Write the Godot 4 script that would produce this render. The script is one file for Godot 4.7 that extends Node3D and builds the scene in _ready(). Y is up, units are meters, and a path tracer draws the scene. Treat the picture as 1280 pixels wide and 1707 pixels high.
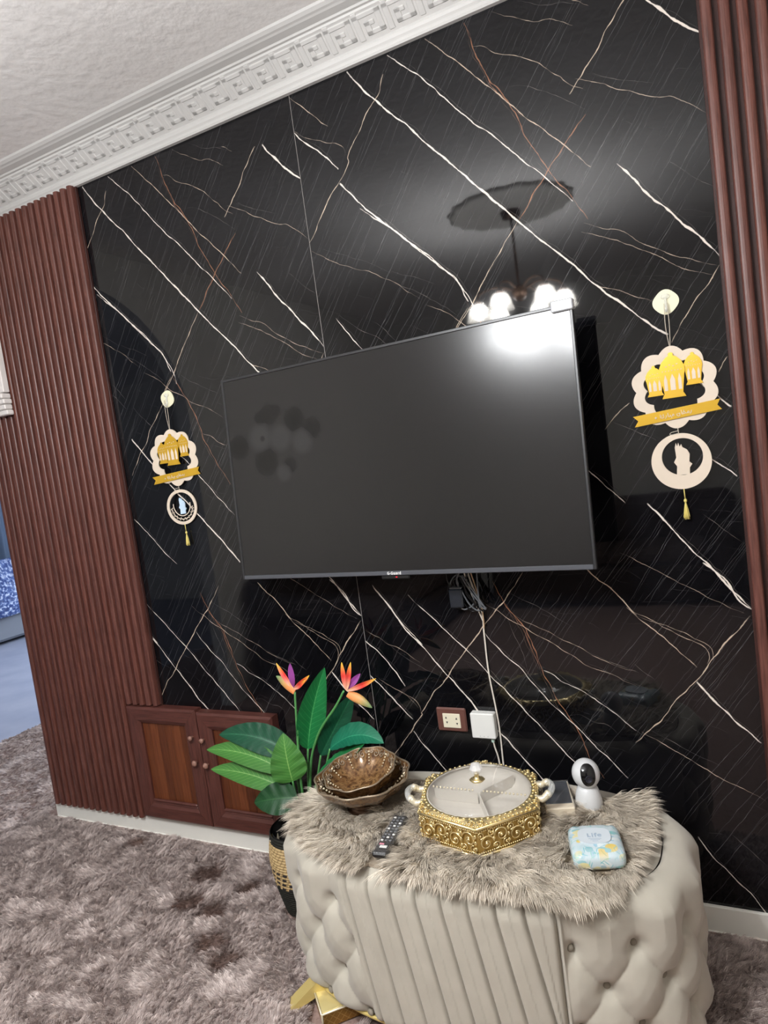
extends Node3D
# A room corner: a polished black marble feature wall between fluted wood panels, a screen, wall ornaments,
# a tufted bench with a fur throw and table things, a leafy plant in a basket, shaggy carpet, an arch to the next room.

var rng := RandomNumberGenerator.new()
var taken := {}
var M := {}
const W := 1.22          # width of one marble sheet
const S := 1250.0        # texture pixels per metre of marble
const TW := 1525
const TH := 3500
var px := PackedByteArray()
var wig := FastNoiseLite.new()

const BULB_ENERGY := 0.77
const BULB_GLOW := 40.0
const DAY_ENERGY := 19.0

func _ready() -> void:
	var cam := Camera3D.new()
	cam.name = "camera"
	cam.projection = Camera3D.PROJECTION_PERSPECTIVE
	cam.keep_aspect = Camera3D.KEEP_HEIGHT
	cam.fov = rad_to_deg(2.0 * atan(853.5 / 1130.0))
	cam.near = 0.02
	add_child(cam)
	cam.transform = Transform3D(Basis(Vector3(0.88893, -0.13406, -0.438), Vector3(0.08305, 0.98754, -0.13369), Vector3(0.45046, 0.08247, 0.88898)).orthonormalized(), Vector3(1.18108, 1.51444, 2.04868))
	cam.current = true
	var we := WorldEnvironment.new()
	we.name = "environment"
	var env := Environment.new()
	env.background_mode = Environment.BG_COLOR
	env.background_color = Color(0.02, 0.02, 0.025)
	env.tonemap_mode = Environment.TONE_MAPPER_LINEAR
	env.tonemap_exposure = 1.0
	env.sdfgi_enabled = true
	env.ssao_enabled = true
	env.ssil_enabled = true
	we.environment = env
	add_child(we)
	materials()
	chandelier()
	shell()
	carpet()
	bench()
	television()
	cabinet_door(-1.204, -0.816, 0.092, 0.592, "left low cabinet door with red-brown frame, overlapping the fluted panel", 1)
	cabinet_door(-0.813, -0.432, 0.092, 0.584, "right low cabinet door with red-brown frame, behind the plant", -1)
	ornament(Vector3(1.079, 1.818, 0.012), "lantern ornament with plain cream crescent disc right of the television", true, 0.077, -0.1)
	ornament(Vector3(-0.735, 1.842, 0.012), "lantern ornament with pierced oval disc left of the television", false, 0.07, 0.12)
	hook(Vector3(1.079, 1.823, 0.001), "clear adhesive hook above the right lantern ornament", PI / 4)
	hook(Vector3(-0.73, 1.846, 0.001), "clear adhesive hook above the left lantern ornament", 0.4)
	wall_fittings()
	plant()
	fur_throw()
	bowl("lower ornate scalloped bronze bowl on a foot at the left of the bench", Vector3(0.152, 0.487, 0.392), Basis.IDENTITY, 0.138, 0.062, 0.034)
	bowl("upper ornate scalloped bronze bowl nested in the footed bowl", Vector3(0.148, 0.541, 0.382), Basis(Vector3.RIGHT, 0.14) * Basis(Vector3.BACK, 0.05), 0.108, 0.062, 0.0)
	tray()
	small_things()
	next_room()

# ---------------------------------------------------------------- objects
func numbered(called: String, parent: Node) -> String:
	var key := "%d/%s" % [parent.get_instance_id(), called]
	var n: int = taken.get(key, 0)
	taken[key] = n + 1
	return called if n == 0 else "%s_%03d" % [called, n]

func tag(o: Node, label: String, category: String, group := "") -> void:
	o.set_meta("label", label)
	o.set_meta("category", category)
	if group != "":
		o.set_meta("group", group)

func thing(called: String, label: String, category: String, at := Vector3.ZERO, turn := 0.0, group := "") -> Node3D:
	var o := Node3D.new()
	o.name = numbered(called, self)
	add_child(o)
	o.position = at
	o.rotation.y = turn
	tag(o, label, category, group)
	return o

func part(parent: Node, called: String, mesh: Mesh, m: Material, at := Vector3.ZERO) -> MeshInstance3D:
	var o := MeshInstance3D.new()
	o.name = numbered(called, parent)
	o.mesh = mesh
	if m != null:
		for i in mesh.get_surface_count():
			o.set_surface_override_material(i, m)
	o.cast_shadow = GeometryInstance3D.SHADOW_CASTING_SETTING_ON
	parent.add_child(o)
	o.position = at
	return o

func struct(called: String, mesh: Mesh, m: Material) -> MeshInstance3D:
	var o := part(self, called, mesh, m)
	o.set_meta("kind", "structure")
	return o

# ---------------------------------------------------------------- materials
func mat(c: Color, rough := 0.6, metal := 0.0) -> StandardMaterial3D:
	var m := StandardMaterial3D.new()
	m.albedo_color = c
	m.roughness = rough
	m.metallic = metal
	return m

func c8(r: float, g: float, b: float) -> Color:
	return Color(r / 255.0, g / 255.0, b / 255.0)

func noise_tex(freq: float, cols: Array, seed_ := 1, size := 256, octaves := 4, normal := false, bump := 4.0) -> NoiseTexture2D:
	var n := FastNoiseLite.new()
	n.seed = seed_
	n.noise_type = FastNoiseLite.TYPE_SIMPLEX_SMOOTH
	n.frequency = freq
	n.fractal_octaves = octaves
	var t := NoiseTexture2D.new()
	t.width = size
	t.height = size
	t.seamless = true
	t.noise = n
	if normal:
		t.as_normal_map = true
		t.bump_strength = bump
	elif cols.size() > 0:
		var g := Gradient.new()
		var offs := PackedFloat32Array()
		var cc := PackedColorArray()
		for i in cols.size():
			offs.append(float(i) / (cols.size() - 1))
			cc.append(cols[i])
		g.offsets = offs
		g.colors = cc
		t.color_ramp = g
	return t

func textured(t: Texture2D, scale: Vector3, rough := 0.6, metal := 0.0, world := true) -> StandardMaterial3D:
	var m := mat(Color.WHITE, rough, metal)
	m.albedo_texture = t
	m.uv1_triplanar = true
	m.uv1_world_triplanar = world
	m.uv1_scale = scale
	return m

func glass(c: Color, alpha: float) -> StandardMaterial3D:
	var m := mat(Color(c.r, c.g, c.b, alpha), 0.04)
	m.transparency = BaseMaterial3D.TRANSPARENCY_ALPHA
	m.cull_mode = BaseMaterial3D.CULL_DISABLED
	return m

# ---------------------------------------------------------------- shapes
func tool_(smooth := false) -> SurfaceTool:
	var st := SurfaceTool.new()
	st.begin(Mesh.PRIMITIVE_TRIANGLES)
	st.set_smooth_group(0 if smooth else -1)
	return st

func done(st: SurfaceTool) -> ArrayMesh:
	st.generate_normals()
	return st.commit()

# a, b, c run anticlockwise as seen from outside; front faces are stored clockwise
func tri(st: SurfaceTool, a: Vector3, b: Vector3, c: Vector3) -> void:
	st.add_vertex(a)
	st.add_vertex(c)
	st.add_vertex(b)

func quad(st: SurfaceTool, a: Vector3, b: Vector3, c: Vector3, d: Vector3) -> void:
	tri(st, a, b, c)
	tri(st, a, c, d)

func quad_uv(st: SurfaceTool, p: Array, uv: Array) -> void:
	for i in [0, 2, 1, 0, 3, 2]:
		st.set_uv(uv[i])
		st.add_vertex(p[i])

# chamfered box
func box(st: SurfaceTool, c: Vector3, size: Vector3, bev := 0.002, basis := Basis.IDENTITY) -> void:
	var h := size / 2.0
	var b: float = minf(bev, minf(h.x, minf(h.y, h.z)) * 0.9)
	var v := {}
	for sx in [-1, 1]:
		for sy in [-1, 1]:
			for sz in [-1, 1]:
				var s := Vector3(sx, sy, sz)
				for ax in 3:
					var p := h - Vector3(b, b, b)
					p[ax] = h[ax]
					v[[sx, sy, sz, ax]] = c + basis * (p * s)
	var out := func(a: Vector3, b2: Vector3, c2: Vector3) -> void:
		if (b2 - a).cross(c2 - a).dot((a + b2 + c2) / 3.0 - c) < 0:
			tri(st, a, c2, b2)
		else:
			tri(st, a, b2, c2)
	for ax in 3:
		var u := (ax + 1) % 3
		var w := (ax + 2) % 3
		for s in [-1, 1]:
			var q := []
			for k in [[-1, -1], [1, -1], [1, 1], [-1, 1]]:
				var key := [0, 0, 0, ax]
				key[ax] = s
				key[u] = k[0]
				key[w] = k[1]
				q.append(v[key])
			out.call(q[0], q[1], q[2])
			out.call(q[0], q[2], q[3])
		for su in [-1, 1]:
			for sw in [-1, 1]:
				var q := []
				for k in [[-1, u], [1, u], [1, w], [-1, w]]:
					var key := [0, 0, 0, k[1]]
					key[ax] = k[0]
					key[u] = su
					key[w] = sw
					q.append(v[key])
				out.call(q[0], q[1], q[2])
				out.call(q[0], q[2], q[3])
	for sx in [-1, 1]:
		for sy in [-1, 1]:
			for sz in [-1, 1]:
				out.call(v[[sx, sy, sz, 0]], v[[sx, sy, sz, 1]], v[[sx, sy, sz, 2]])

func box_mesh(size: Vector3, bev := 0.002, c := Vector3.ZERO) -> ArrayMesh:
	var st := tool_()
	box(st, c, size, bev)
	return done(st)

# grid of points f(u, v); flips itself so that its faces look away from the middle
func grid(st: SurfaceTool, nu: int, nv: int, f: Callable, close_u := false, mid = null, uv := Vector2.ONE) -> void:
	var p: Array[Vector3] = []
	var sum := Vector3.ZERO
	for j in nv + 1:
		for i in nu + 1:
			var q: Vector3 = f.call(float(i % nu if close_u else i) / nu, float(j) / nv)
			p.append(q)
			sum += q
	var m: Vector3 = sum / p.size() if mid == null else mid
	var score := 0.0
	for j in nv:
		for i in nu:
			var a := p[j * (nu + 1) + i]
			score += (p[j * (nu + 1) + i + 1] - a).cross(p[(j + 1) * (nu + 1) + i] - a).dot(a - m)
	for j in nv:
		for i in nu:
			var k := [j * (nu + 1) + i, j * (nu + 1) + i + 1, (j + 1) * (nu + 1) + i + 1, (j + 1) * (nu + 1) + i]
			if score < 0:
				k = [k[1], k[0], k[3], k[2]]
			for e in [0, 2, 1, 0, 3, 2]:
				var at: int = k[e]
				st.set_uv(Vector2(float(at % (nu + 1)) / nu, 1.0 - float(at / (nu + 1)) / nv) * uv)
				st.add_vertex(p[at])

# turned shape: profile of (radius, height)
func lathe(st: SurfaceTool, prof: Array, segs := 32, at := Vector3.ZERO, basis := Basis.IDENTITY, scallop := 0.0, lobes := 8, close := true) -> void:
	var n := prof.size() - 1
	for i in segs:
		for j in n:
			var q: Array[Vector3] = []
			for k in [[i, j], [i + 1, j], [i + 1, j + 1], [i, j + 1]]:
				var th: float = TAU * (k[0] % segs) / segs
				var pr: Vector2 = prof[k[1]]
				var r: float = pr.x * (1.0 + scallop * cos(lobes * th) * clampf(pr.x * 12.0, 0, 1))
				q.append(at + basis * Vector3(cos(th) * r, pr.y, -sin(th) * r))
			if prof[j].x < 1e-6:
				tri(st, q[0], q[2], q[3])
			elif prof[j + 1].x < 1e-6:
				tri(st, q[0], q[1], q[2])
			else:
				quad(st, q[0], q[1], q[2], q[3])

func lathe_mesh(prof: Array, segs := 32, scallop := 0.0, lobes := 8) -> ArrayMesh:
	var st := tool_(true)
	lathe(st, prof, segs, Vector3.ZERO, Basis.IDENTITY, scallop, lobes)
	return done(st)

func ball(st: SurfaceTool, c: Vector3, r: Vector3, seg := 16, basis := Basis.IDENTITY) -> void:
	var rings := maxi(4, seg / 2)
	for j in rings:
		for i in seg:
			var q: Array[Vector3] = []
			for k in [[i, j], [i + 1, j], [i + 1, j + 1], [i, j + 1]]:
				var th: float = TAU * (k[0] % seg) / seg
				var ph: float = -PI / 2 + PI * k[1] / rings
				q.append(c + basis * (Vector3(cos(ph) * cos(th), sin(ph), -cos(ph) * sin(th)) * r))
			if j == 0:
				tri(st, q[0], q[2], q[3])
			elif j == rings - 1:
				tri(st, q[0], q[1], q[2])
			else:
				quad(st, q[0], q[1], q[2], q[3])

func ball_mesh(r: Vector3, seg := 16) -> ArrayMesh:
	var st := tool_(true)
	ball(st, Vector3.ZERO, r, seg)
	return done(st)

func curve(pts: Array, sub := 6) -> Array[Vector3]:
	var out: Array[Vector3] = []
	for i in pts.size() - 1:
		var a: Vector3 = pts[maxi(i - 1, 0)]
		var b: Vector3 = pts[i]
		var c: Vector3 = pts[i + 1]
		var d: Vector3 = pts[mini(i + 2, pts.size() - 1)]
		for k in sub:
			out.append(b.cubic_interpolate(c, a, d, float(k) / sub))
	out.append(pts[pts.size() - 1])
	return out

func tube(st: SurfaceTool, pts: Array, r0: float, r1 := -1.0, sides := 8) -> void:
	if r1 < 0:
		r1 = r0
	var n := pts.size()
	var rings := []
	var side := Vector3.ZERO
	for i in n:
		var t: Vector3 = (pts[mini(i + 1, n - 1)] - pts[maxi(i - 1, 0)]).normalized()
		if side == Vector3.ZERO:
			side = t.cross(Vector3.UP if absf(t.y) < 0.9 else Vector3.RIGHT).normalized()
		else:
			side = (side - t * side.dot(t)).normalized()
		var up := t.cross(side)
		var r := lerpf(r0, r1, float(i) / (n - 1))
		var ring := []
		for k in sides:
			var th := TAU * k / sides
			ring.append(pts[i] + (side * cos(th) + up * sin(th)) * r)
		rings.append(ring)
	for i in n - 1:
		for k in sides:
			quad(st, rings[i][k], rings[i][(k + 1) % sides], rings[i + 1][(k + 1) % sides], rings[i + 1][k])
	for k in range(1, sides - 1):
		tri(st, rings[0][0], rings[0][k + 1], rings[0][k])
		tri(st, rings[n - 1][0], rings[n - 1][k], rings[n - 1][k + 1])

func tube_mesh(pts: Array, r0: float, r1 := -1.0, sides := 8) -> ArrayMesh:
	var st := tool_(true)
	tube(st, pts, r0, r1, sides)
	return done(st)

# outline in x, y, thickened from depth d0 (back) to d1 (front)
func prism(st: SurfaceTool, poly_in: PackedVector2Array, d0: float, d1: float, xf := Transform3D.IDENTITY) -> void:
	var poly := poly_in.duplicate()
	if Geometry2D.is_polygon_clockwise(poly):
		poly.reverse()
	var at := func(p: Vector2, d: float) -> Vector3: return xf * Vector3(p.x, p.y, d)
	var idx := Geometry2D.triangulate_polygon(poly)
	for i in range(0, idx.size(), 3):
		var a := poly[idx[i]]
		var b := poly[idx[i + 1]]
		var c := poly[idx[i + 2]]
		if (b - a).cross(c - a) < 0:
			var t := b
			b = c
			c = t
		tri(st, at.call(a, d1), at.call(b, d1), at.call(c, d1))
		tri(st, at.call(a, d0), at.call(c, d0), at.call(b, d0))
	for i in poly.size():
		var a := poly[i]
		var b := poly[(i + 1) % poly.size()]
		quad(st, at.call(a, d0), at.call(b, d0), at.call(b, d1), at.call(a, d1))

func prism_mesh(poly: Array, d0: float, d1: float, xf := Transform3D.IDENTITY) -> ArrayMesh:
	var st := tool_()
	prism(st, PackedVector2Array(poly), d0, d1, xf)
	return done(st)

# plate with a hole: both outlines have as many points, anticlockwise
func plate_ring(st: SurfaceTool, outer: Array, inner: Array, d0: float, d1: float) -> void:
	var n := outer.size()
	var z := func(p: Vector2, d: float) -> Vector3: return Vector3(p.x, p.y, d)
	for i in n:
		var j := (i + 1) % n
		quad(st, z.call(outer[i], d1), z.call(outer[j], d1), z.call(inner[j], d1), z.call(inner[i], d1))
		quad(st, z.call(outer[j], d0), z.call(outer[i], d0), z.call(inner[i], d0), z.call(inner[j], d0))
		quad(st, z.call(outer[i], d0), z.call(outer[j], d0), z.call(outer[j], d1), z.call(outer[i], d1))
		quad(st, z.call(inner[j], d0), z.call(inner[i], d0), z.call(inner[i], d1), z.call(inner[j], d1))

# ---------------------------------------------------------------- marble print
func dab(x: float, y: float, r: float, col: Color, alpha: float) -> void:
	var x0 := maxi(0, int(floor(x - r - 1)))
	var x1 := mini(TW - 1, int(ceil(x + r + 1)))
	var y0 := maxi(0, int(floor(y - r - 1)))
	var y1 := mini(TH - 1, int(ceil(y + r + 1)))
	for j in range(y0, y1 + 1):
		for i in range(x0, x1 + 1):
			var d := sqrt((i - x) * (i - x) + (j - y) * (j - y))
			var a := clampf(r + 0.5 - d, 0.0, 1.0) * alpha
			if a > 0.01:
				var k := (j * TW + i) * 3
				px[k] = maxi(px[k], int(lerpf(px[k], col.r * 255.0, a)))
				px[k + 1] = maxi(px[k + 1], int(lerpf(px[k + 1], col.g * 255.0, a)))
				px[k + 2] = maxi(px[k + 2], int(lerpf(px[k + 2], col.b * 255.0, a)))

func stroke(pts: Array, width: float, col: Color, alpha: float, wob: float, fade := 0.0) -> void:
	var c := curve(pts, 5)
	var total := 0.0
	for i in c.size() - 1:
		total += c[i].distance_to(c[i + 1])
	var run := 0.0
	for i in c.size() - 1:
		var d := c[i].distance_to(c[i + 1])
		var n := maxi(1, int(ceil(d * S / 0.9)))
		var nrm := (c[i + 1] - c[i]).normalized().rotated(Vector3.BACK, PI / 2)
		for k in n:
			var t := float(k) / n
			var s := run + d * t
			var p := c[i].lerp(c[i + 1], t) + nrm * (wig.get_noise_2d(s * 210.0, c[0].x * 5000.0) * wob + wig.get_noise_2d(s * 1300.0, c[0].y * 4000.0) * 0.0006)
			var f := 1.0
			if fade > 0.0:
				f = clampf(minf(s, total - s) / (fade * total), 0.0, 1.0)
			var w := width * (0.72 + 0.55 * wig.get_noise_2d(s * 420.0 + 300.0, c[0].y * 3000.0))
			dab(p.x * S, (2.8 - p.y) * S, maxf(0.35, w * 0.5 * S), col, alpha * (0.25 + 0.75 * f))
		run += d

func vein(kind: String, w: float, flat: Array) -> void:
	var pts := []
	for i in range(0, flat.size(), 2):
		pts.append(Vector3(flat[i], flat[i + 1], 0))
	match kind:
		"W":
			stroke(pts, w * 0.001, c8(226, 216, 205), 0.95, 0.004, 0.12)
			var off := []
			for p in pts:
				off.append(p + Vector3(0.006, 0.005, 0))
			stroke(off, 0.0008, c8(170, 160, 150), 0.6, 0.006, 0.2)
		"T":
			stroke(pts, w * 0.00085, c8(196, 176, 156), 0.85, 0.005, 0.2)
		"R":
			stroke(pts, w * 0.0009, c8(140, 96, 72), 0.85, 0.006, 0.2)
			var off := []
			for p in pts:
				off.append(p + Vector3(-0.006, -0.003, 0))
			stroke(off, 0.001, c8(170, 132, 108), 0.5, 0.006, 0.25)
		"F":
			stroke(pts, w * 0.0007, c8(140, 132, 126), 0.6, 0.004, 0.3)

func paint_marble() -> Array:
	px.resize(TW * TH * 3)
	wig.seed = 5
	wig.frequency = 0.05
	wig.fractal_octaves = 2
	var dark := FastNoiseLite.new()
	dark.seed = 8
	dark.frequency = 0.004
	for j in TH:
		for i in range(0, TW, 5):
			var v := int(clampf(13.0 + 7.0 * dark.get_noise_2d(i, j), 6, 24))
			for e in 5:
				var k := (j * TW + i + e) * 3
				px[k] = v
				px[k + 1] = v
				px[k + 2] = v + 3
	rng.seed = 11
	for i in 1050:      # hair veins, all leaning the same way
		var a := Vector3(rng.randf_range(-0.15, W), rng.randf_range(-0.2, 2.8), 0)
		var l := rng.randf_range(0.06, 0.42)
		var th := deg_to_rad(53.0 + rng.randf_range(-3.5, 3.5))
		var b := a + Vector3(cos(th), sin(th), 0) * l
		var mid := a.lerp(b, 0.5) + Vector3(rng.randf_range(-1, 1), rng.randf_range(-1, 1), 0) * 0.004
		var g := rng.randf_range(120, 200)
		stroke([a, mid, b], 0.0008, c8(g, g * 0.99, g * 0.98), rng.randf_range(0.22, 0.7), 0.003, 0.3)
	for i in 130:      # loose wisps across them
		var a := Vector3(rng.randf_range(0, W), rng.randf_range(0, 2.8), 0)
		var th := deg_to_rad(rng.randf_range(-40, 0))
		var b := a + Vector3(cos(th), sin(th), 0) * rng.randf_range(0.05, 0.25)
		stroke([a, a.lerp(b, 0.5) + Vector3(0, rng.randf_range(-0.012, 0.012), 0), b], 0.0008, c8(125, 118, 112), 0.4, 0.006, 0.4)
	veins()
	var all := Image.create_from_data(TW, TH, false, Image.FORMAT_RGB8, px)
	px.clear()
	var out := []
	for k in 2:
		var im := all.get_region(Rect2i(0, k * TH / 2, TW, TH / 2))
		var m := mat(Color.WHITE, 0.035)
		m.albedo_texture = ImageTexture.create_from_image(im)
		m.texture_repeat = false
		out.append(m)
	return out

func veins() -> void:
	vein("W", 6, [0.222, 2.733, 0.279, 2.649, 0.333, 2.585, 0.387, 2.526, 0.464, 2.430, 0.548, 2.329, 0.630, 2.231, 0.706, 2.141, 0.779, 2.053, 0.840, 1.987, 0.899, 1.915, 0.972, 1.836, 1.044, 1.764, 1.076, 1.737])
	vein("R", 4, [0.923, 2.369, 0.868, 2.311, 0.816, 2.261, 0.762, 2.202, 0.706, 2.141])
	vein("T", 4, [0.706, 2.141, 0.653, 2.081, 0.599, 2.020, 0.540, 1.939, 0.467, 1.867])
	vein("R", 3.5, [0.613, 2.728, 0.634, 2.656, 0.667, 2.560, 0.696, 2.504, 0.732, 2.433, 0.761, 2.348, 0.789, 2.290, 0.818, 2.240, 0.853, 2.180, 0.902, 2.092])
	vein("R", 2, [0.620, 2.728, 0.637, 2.646, 0.670, 2.550, 0.700, 2.498, 0.752, 2.418])
	vein("T", 3.5, [0.492, 2.731, 0.583, 2.628, 0.652, 2.548, 0.696, 2.500, 0.745, 2.433, 0.814, 2.356, 0.859, 2.305, 0.924, 2.228])
	vein("W", 3.5, [0.365, 2.730, 0.437, 2.660, 0.496, 2.590, 0.554, 2.518, 0.611, 2.448, 0.676, 2.380, 0.723, 2.323, 0.784, 2.250, 0.815, 2.216, 0.867, 2.151])
	vein("T", 2.2, [0.634, 2.656, 0.664, 2.644, 0.697, 2.615, 0.746, 2.589, 0.787, 2.566, 0.818, 2.538, 0.855, 2.496, 0.892, 2.459, 0.922, 2.433])
	vein("T", 4.5, [1.059, 2.624, 1.050, 2.617, 1.025, 2.593, 0.999, 2.561, 0.967, 2.519, 0.935, 2.483, 0.903, 2.447, 0.889, 2.432])
	vein("W", 7, [1.088, 2.620, 1.104, 2.595, 1.140, 2.551, 1.179, 2.510, 1.224, 2.463])
	vein("T", 2.2, [0.906, 2.470, 0.955, 2.441, 1.028, 2.396, 1.057, 2.378, 1.114, 2.347, 1.142, 2.337, 1.176, 2.310, 1.218, 2.274])
	vein("F", 1.6, [0.935, 2.476, 1.001, 2.436, 1.067, 2.405, 1.117, 2.380])
	vein("W", 6, [0.991, 2.216, 1.028, 2.165, 1.069, 2.106, 1.109, 2.055, 1.148, 2.006, 1.181, 1.962, 1.219, 1.910])
	vein("F", 2, [1.120, 2.180, 1.154, 2.147, 1.180, 2.120, 1.220, 2.086])
	vein("T", 1.8, [0.888, 2.083, 0.947, 2.055, 0.992, 2.031, 1.028, 1.998, 1.078, 1.961, 1.141, 1.926, 1.210, 1.889])
	vein("T", 4, [1.217, 1.888, 1.185, 1.848, 1.153, 1.813, 1.120, 1.772, 1.081, 1.715])
	vein("T", 1.8, [0.899, 1.915, 0.953, 1.886, 0.998, 1.859, 1.046, 1.832])
	vein("W", 6, [0.145, 2.411, 0.211, 2.324, 0.286, 2.245, 0.392, 2.135])
	vein("W", 4, [0.283, 2.251, 0.338, 2.190, 0.401, 2.123, 0.454, 2.068, 0.497, 2.021, 0.527, 1.946])
	vein("T", 1.8, [0.702, 2.729, 0.758, 2.686, 0.815, 2.656, 0.856, 2.646, 0.917, 2.608])
	vein("F", 1.6, [0.764, 2.732, 0.844, 2.688, 0.899, 2.671, 0.945, 2.645])
	vein("T", 1.8, [0.919, 2.669, 0.960, 2.638])
	vein("F", 1.8, [0.257, 2.078, 0.355, 2.017, 0.448, 1.950, 0.501, 1.902])
	vein("F", 1.4, [0.261, 2.105, 0.380, 2.049, 0.437, 2.017])
	vein("F", 1.8, [0.724, 2.511, 0.770, 2.498, 0.818, 2.469, 0.872, 2.426, 0.924, 2.380])
	vein("T", 4, [0.343, 2.683, 0.322, 2.635, 0.289, 2.606, 0.236, 2.546, 0.187, 2.487, 0.183, 2.463, 0.140, 2.416, 0.078, 2.353, -0.002, 2.252])
	vein("W", 4.5, [-0.003, 2.619, 0.046, 2.565, 0.100, 2.514, 0.147, 2.457])
	vein("T", 3, [0.001, 2.734, 0.063, 2.666, 0.129, 2.597])
	vein("T", 1.8, [-0.003, 2.623, 0.049, 2.585, 0.107, 2.554, 0.168, 2.526, 0.182, 2.488])
	vein("T", 1.8, [0.000, 2.233, 0.076, 2.179, 0.152, 2.139, 0.217, 2.106, 0.287, 2.060, 0.372, 1.990])
	vein("F", 1.4, [0.032, 2.234, 0.128, 2.184, 0.221, 2.135, 0.308, 2.072])
	vein("F", 1.8, [0.078, 2.002, 0.150, 1.935, 0.214, 1.896, 0.272, 1.824])
	vein("W", 3, [0.061, 1.993, 0.099, 1.936, 0.145, 1.874])
	vein("F", 1.6, [0.194, 1.960, 0.237, 1.917, 0.274, 1.871])
	vein("T", 3.5, [0.520, 1.929, 0.487, 1.886, 0.458, 1.834, 0.378, 1.747, 0.335, 1.689, 0.294, 1.649, 0.232, 1.572])
	vein("W", 6, [0.265, 1.717, 0.309, 1.660, 0.370, 1.585, 0.431, 1.512, 0.536, 1.396, 0.602, 1.324, 0.670, 1.244, 0.719, 1.184])
	vein("W", 4, [0.204, 2.314, 0.304, 2.224, 0.400, 2.130, 0.513, 1.994, 0.547, 1.896])
	vein("R", 3, [0.518, 1.947, 0.586, 1.831, 0.616, 1.757, 0.637, 1.668, 0.667, 1.595, 0.700, 1.539, 0.733, 1.484])
	vein("T", 2, [0.385, 1.970, 0.454, 1.927, 0.504, 1.883, 0.566, 1.847, 0.610, 1.810, 0.668, 1.790, 0.740, 1.739])
	vein("W", 3, [0.507, 1.623, 0.569, 1.553, 0.632, 1.476, 0.727, 1.367])
	vein("W", 3.5, [0.204, 1.391, 0.257, 1.340, 0.322, 1.265, 0.399, 1.192])
	vein("F", 2, [0.296, 1.850, 0.324, 1.809, 0.396, 1.745])
	vein("T", 2, [0.637, 1.692, 0.672, 1.676, 0.701, 1.651, 0.738, 1.633])
	vein("F", 1.6, [0.566, 1.929, 0.656, 1.871, 0.746, 1.827])
	vein("T", 2, [0.879, 2.062, 0.967, 2.016, 1.050, 1.962, 1.131, 1.904, 1.197, 1.871])
	vein("W", 5, [1.135, 1.602, 1.161, 1.575, 1.214, 1.521])
	vein("T", 3.5, [1.216, 1.650, 1.189, 1.615])
	vein("T", 3.5, [0.958, 1.570, 0.927, 1.541, 0.886, 1.503])
	vein("F", 2, [0.903, 1.525, 0.955, 1.496, 1.018, 1.454])
	vein("W", 3, [1.145, 1.389, 1.173, 1.370, 1.213, 1.333])
	vein("W", 3, [0.827, 1.392, 0.870, 1.343, 0.920, 1.284])
	vein("W", 5.5, [0.059, 1.073, 0.097, 1.019, 0.134, 0.962, 0.171, 0.906, 0.216, 0.858, 0.247, 0.820, 0.290, 0.766, 0.332, 0.713, 0.363, 0.676, 0.392, 0.634, 0.448, 0.573, 0.492, 0.525, 0.549, 0.453, 0.633, 0.359])
	vein("T", 4.5, [0.596, 1.095, 0.548, 1.033, 0.503, 0.986, 0.465, 0.945, 0.434, 0.909, 0.386, 0.859, 0.337, 0.801, 0.287, 0.742, 0.236, 0.688, 0.183, 0.623, 0.181, 0.609, 0.136, 0.556, 0.098, 0.510, 0.070, 0.476, 0.004, 0.400])
	vein("W", 3.5, [0.190, 1.034, 0.228, 0.992, 0.272, 0.950, 0.322, 0.899, 0.377, 0.842, 0.437, 0.773, 0.495, 0.708, 0.552, 0.642, 0.597, 0.592, 0.652, 0.524, 0.685, 0.488, 0.748, 0.404])
	vein("T", 2.2, [0.440, 1.014, 0.489, 0.980, 0.537, 0.947, 0.584, 0.914, 0.631, 0.889, 0.672, 0.864, 0.722, 0.827, 0.777, 0.790, 0.838, 0.770, 0.896, 0.735])
	vein("R", 3.5, [0.491, 1.073, 0.519, 1.011, 0.546, 0.966, 0.576, 0.921, 0.596, 0.876, 0.608, 0.825, 0.620, 0.787, 0.638, 0.730, 0.657, 0.679, 0.683, 0.636, 0.708, 0.593, 0.728, 0.549, 0.740, 0.499, 0.775, 0.439])
	vein("R", 2, [0.525, 1.005, 0.572, 0.918, 0.600, 0.831, 0.621, 0.774])
	vein("T", 1.8, [0.551, 0.956, 0.611, 0.927, 0.669, 0.895, 0.726, 0.864, 0.781, 0.830, 0.841, 0.801, 0.901, 0.784])
	vein("W", 2.4, [0.625, 0.781, 0.649, 0.772, 0.677, 0.747, 0.711, 0.729, 0.745, 0.715, 0.783, 0.685, 0.831, 0.644, 0.883, 0.598])
	vein("W", 3, [0.440, 0.909, 0.486, 0.850, 0.544, 0.792, 0.600, 0.722, 0.649, 0.660, 0.693, 0.617, 0.751, 0.551, 0.804, 0.492, 0.845, 0.446])
	vein("W", 3, [0.048, 0.696, 0.089, 0.654, 0.145, 0.592])
	vein("F", 1.8, [0.075, 0.875, 0.143, 0.819, 0.212, 0.778, 0.280, 0.745])
	vein("T", 1.8, [0.052, 0.721, 0.109, 0.691, 0.159, 0.668, 0.178, 0.644, 0.182, 0.616])
	vein("W", 4.5, [0.142, 0.549, 0.173, 0.502, 0.221, 0.445, 0.268, 0.389])
	vein("T", 4.5, [0.787, 1.101, 0.833, 1.054, 0.864, 1.023, 0.883, 0.996, 0.918, 0.954])
	vein("F", 1.6, [0.521, 0.976, 0.544, 0.895, 0.562, 0.837, 0.575, 0.779, 0.575, 0.757])
	vein("F", 1.6, [0.535, 1.037, 0.583, 1.010, 0.642, 0.977, 0.687, 0.945, 0.732, 0.920])
	vein("F", 1.8, [0.685, 0.633, 0.725, 0.641, 0.759, 0.621, 0.810, 0.605, 0.846, 0.564])
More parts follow.
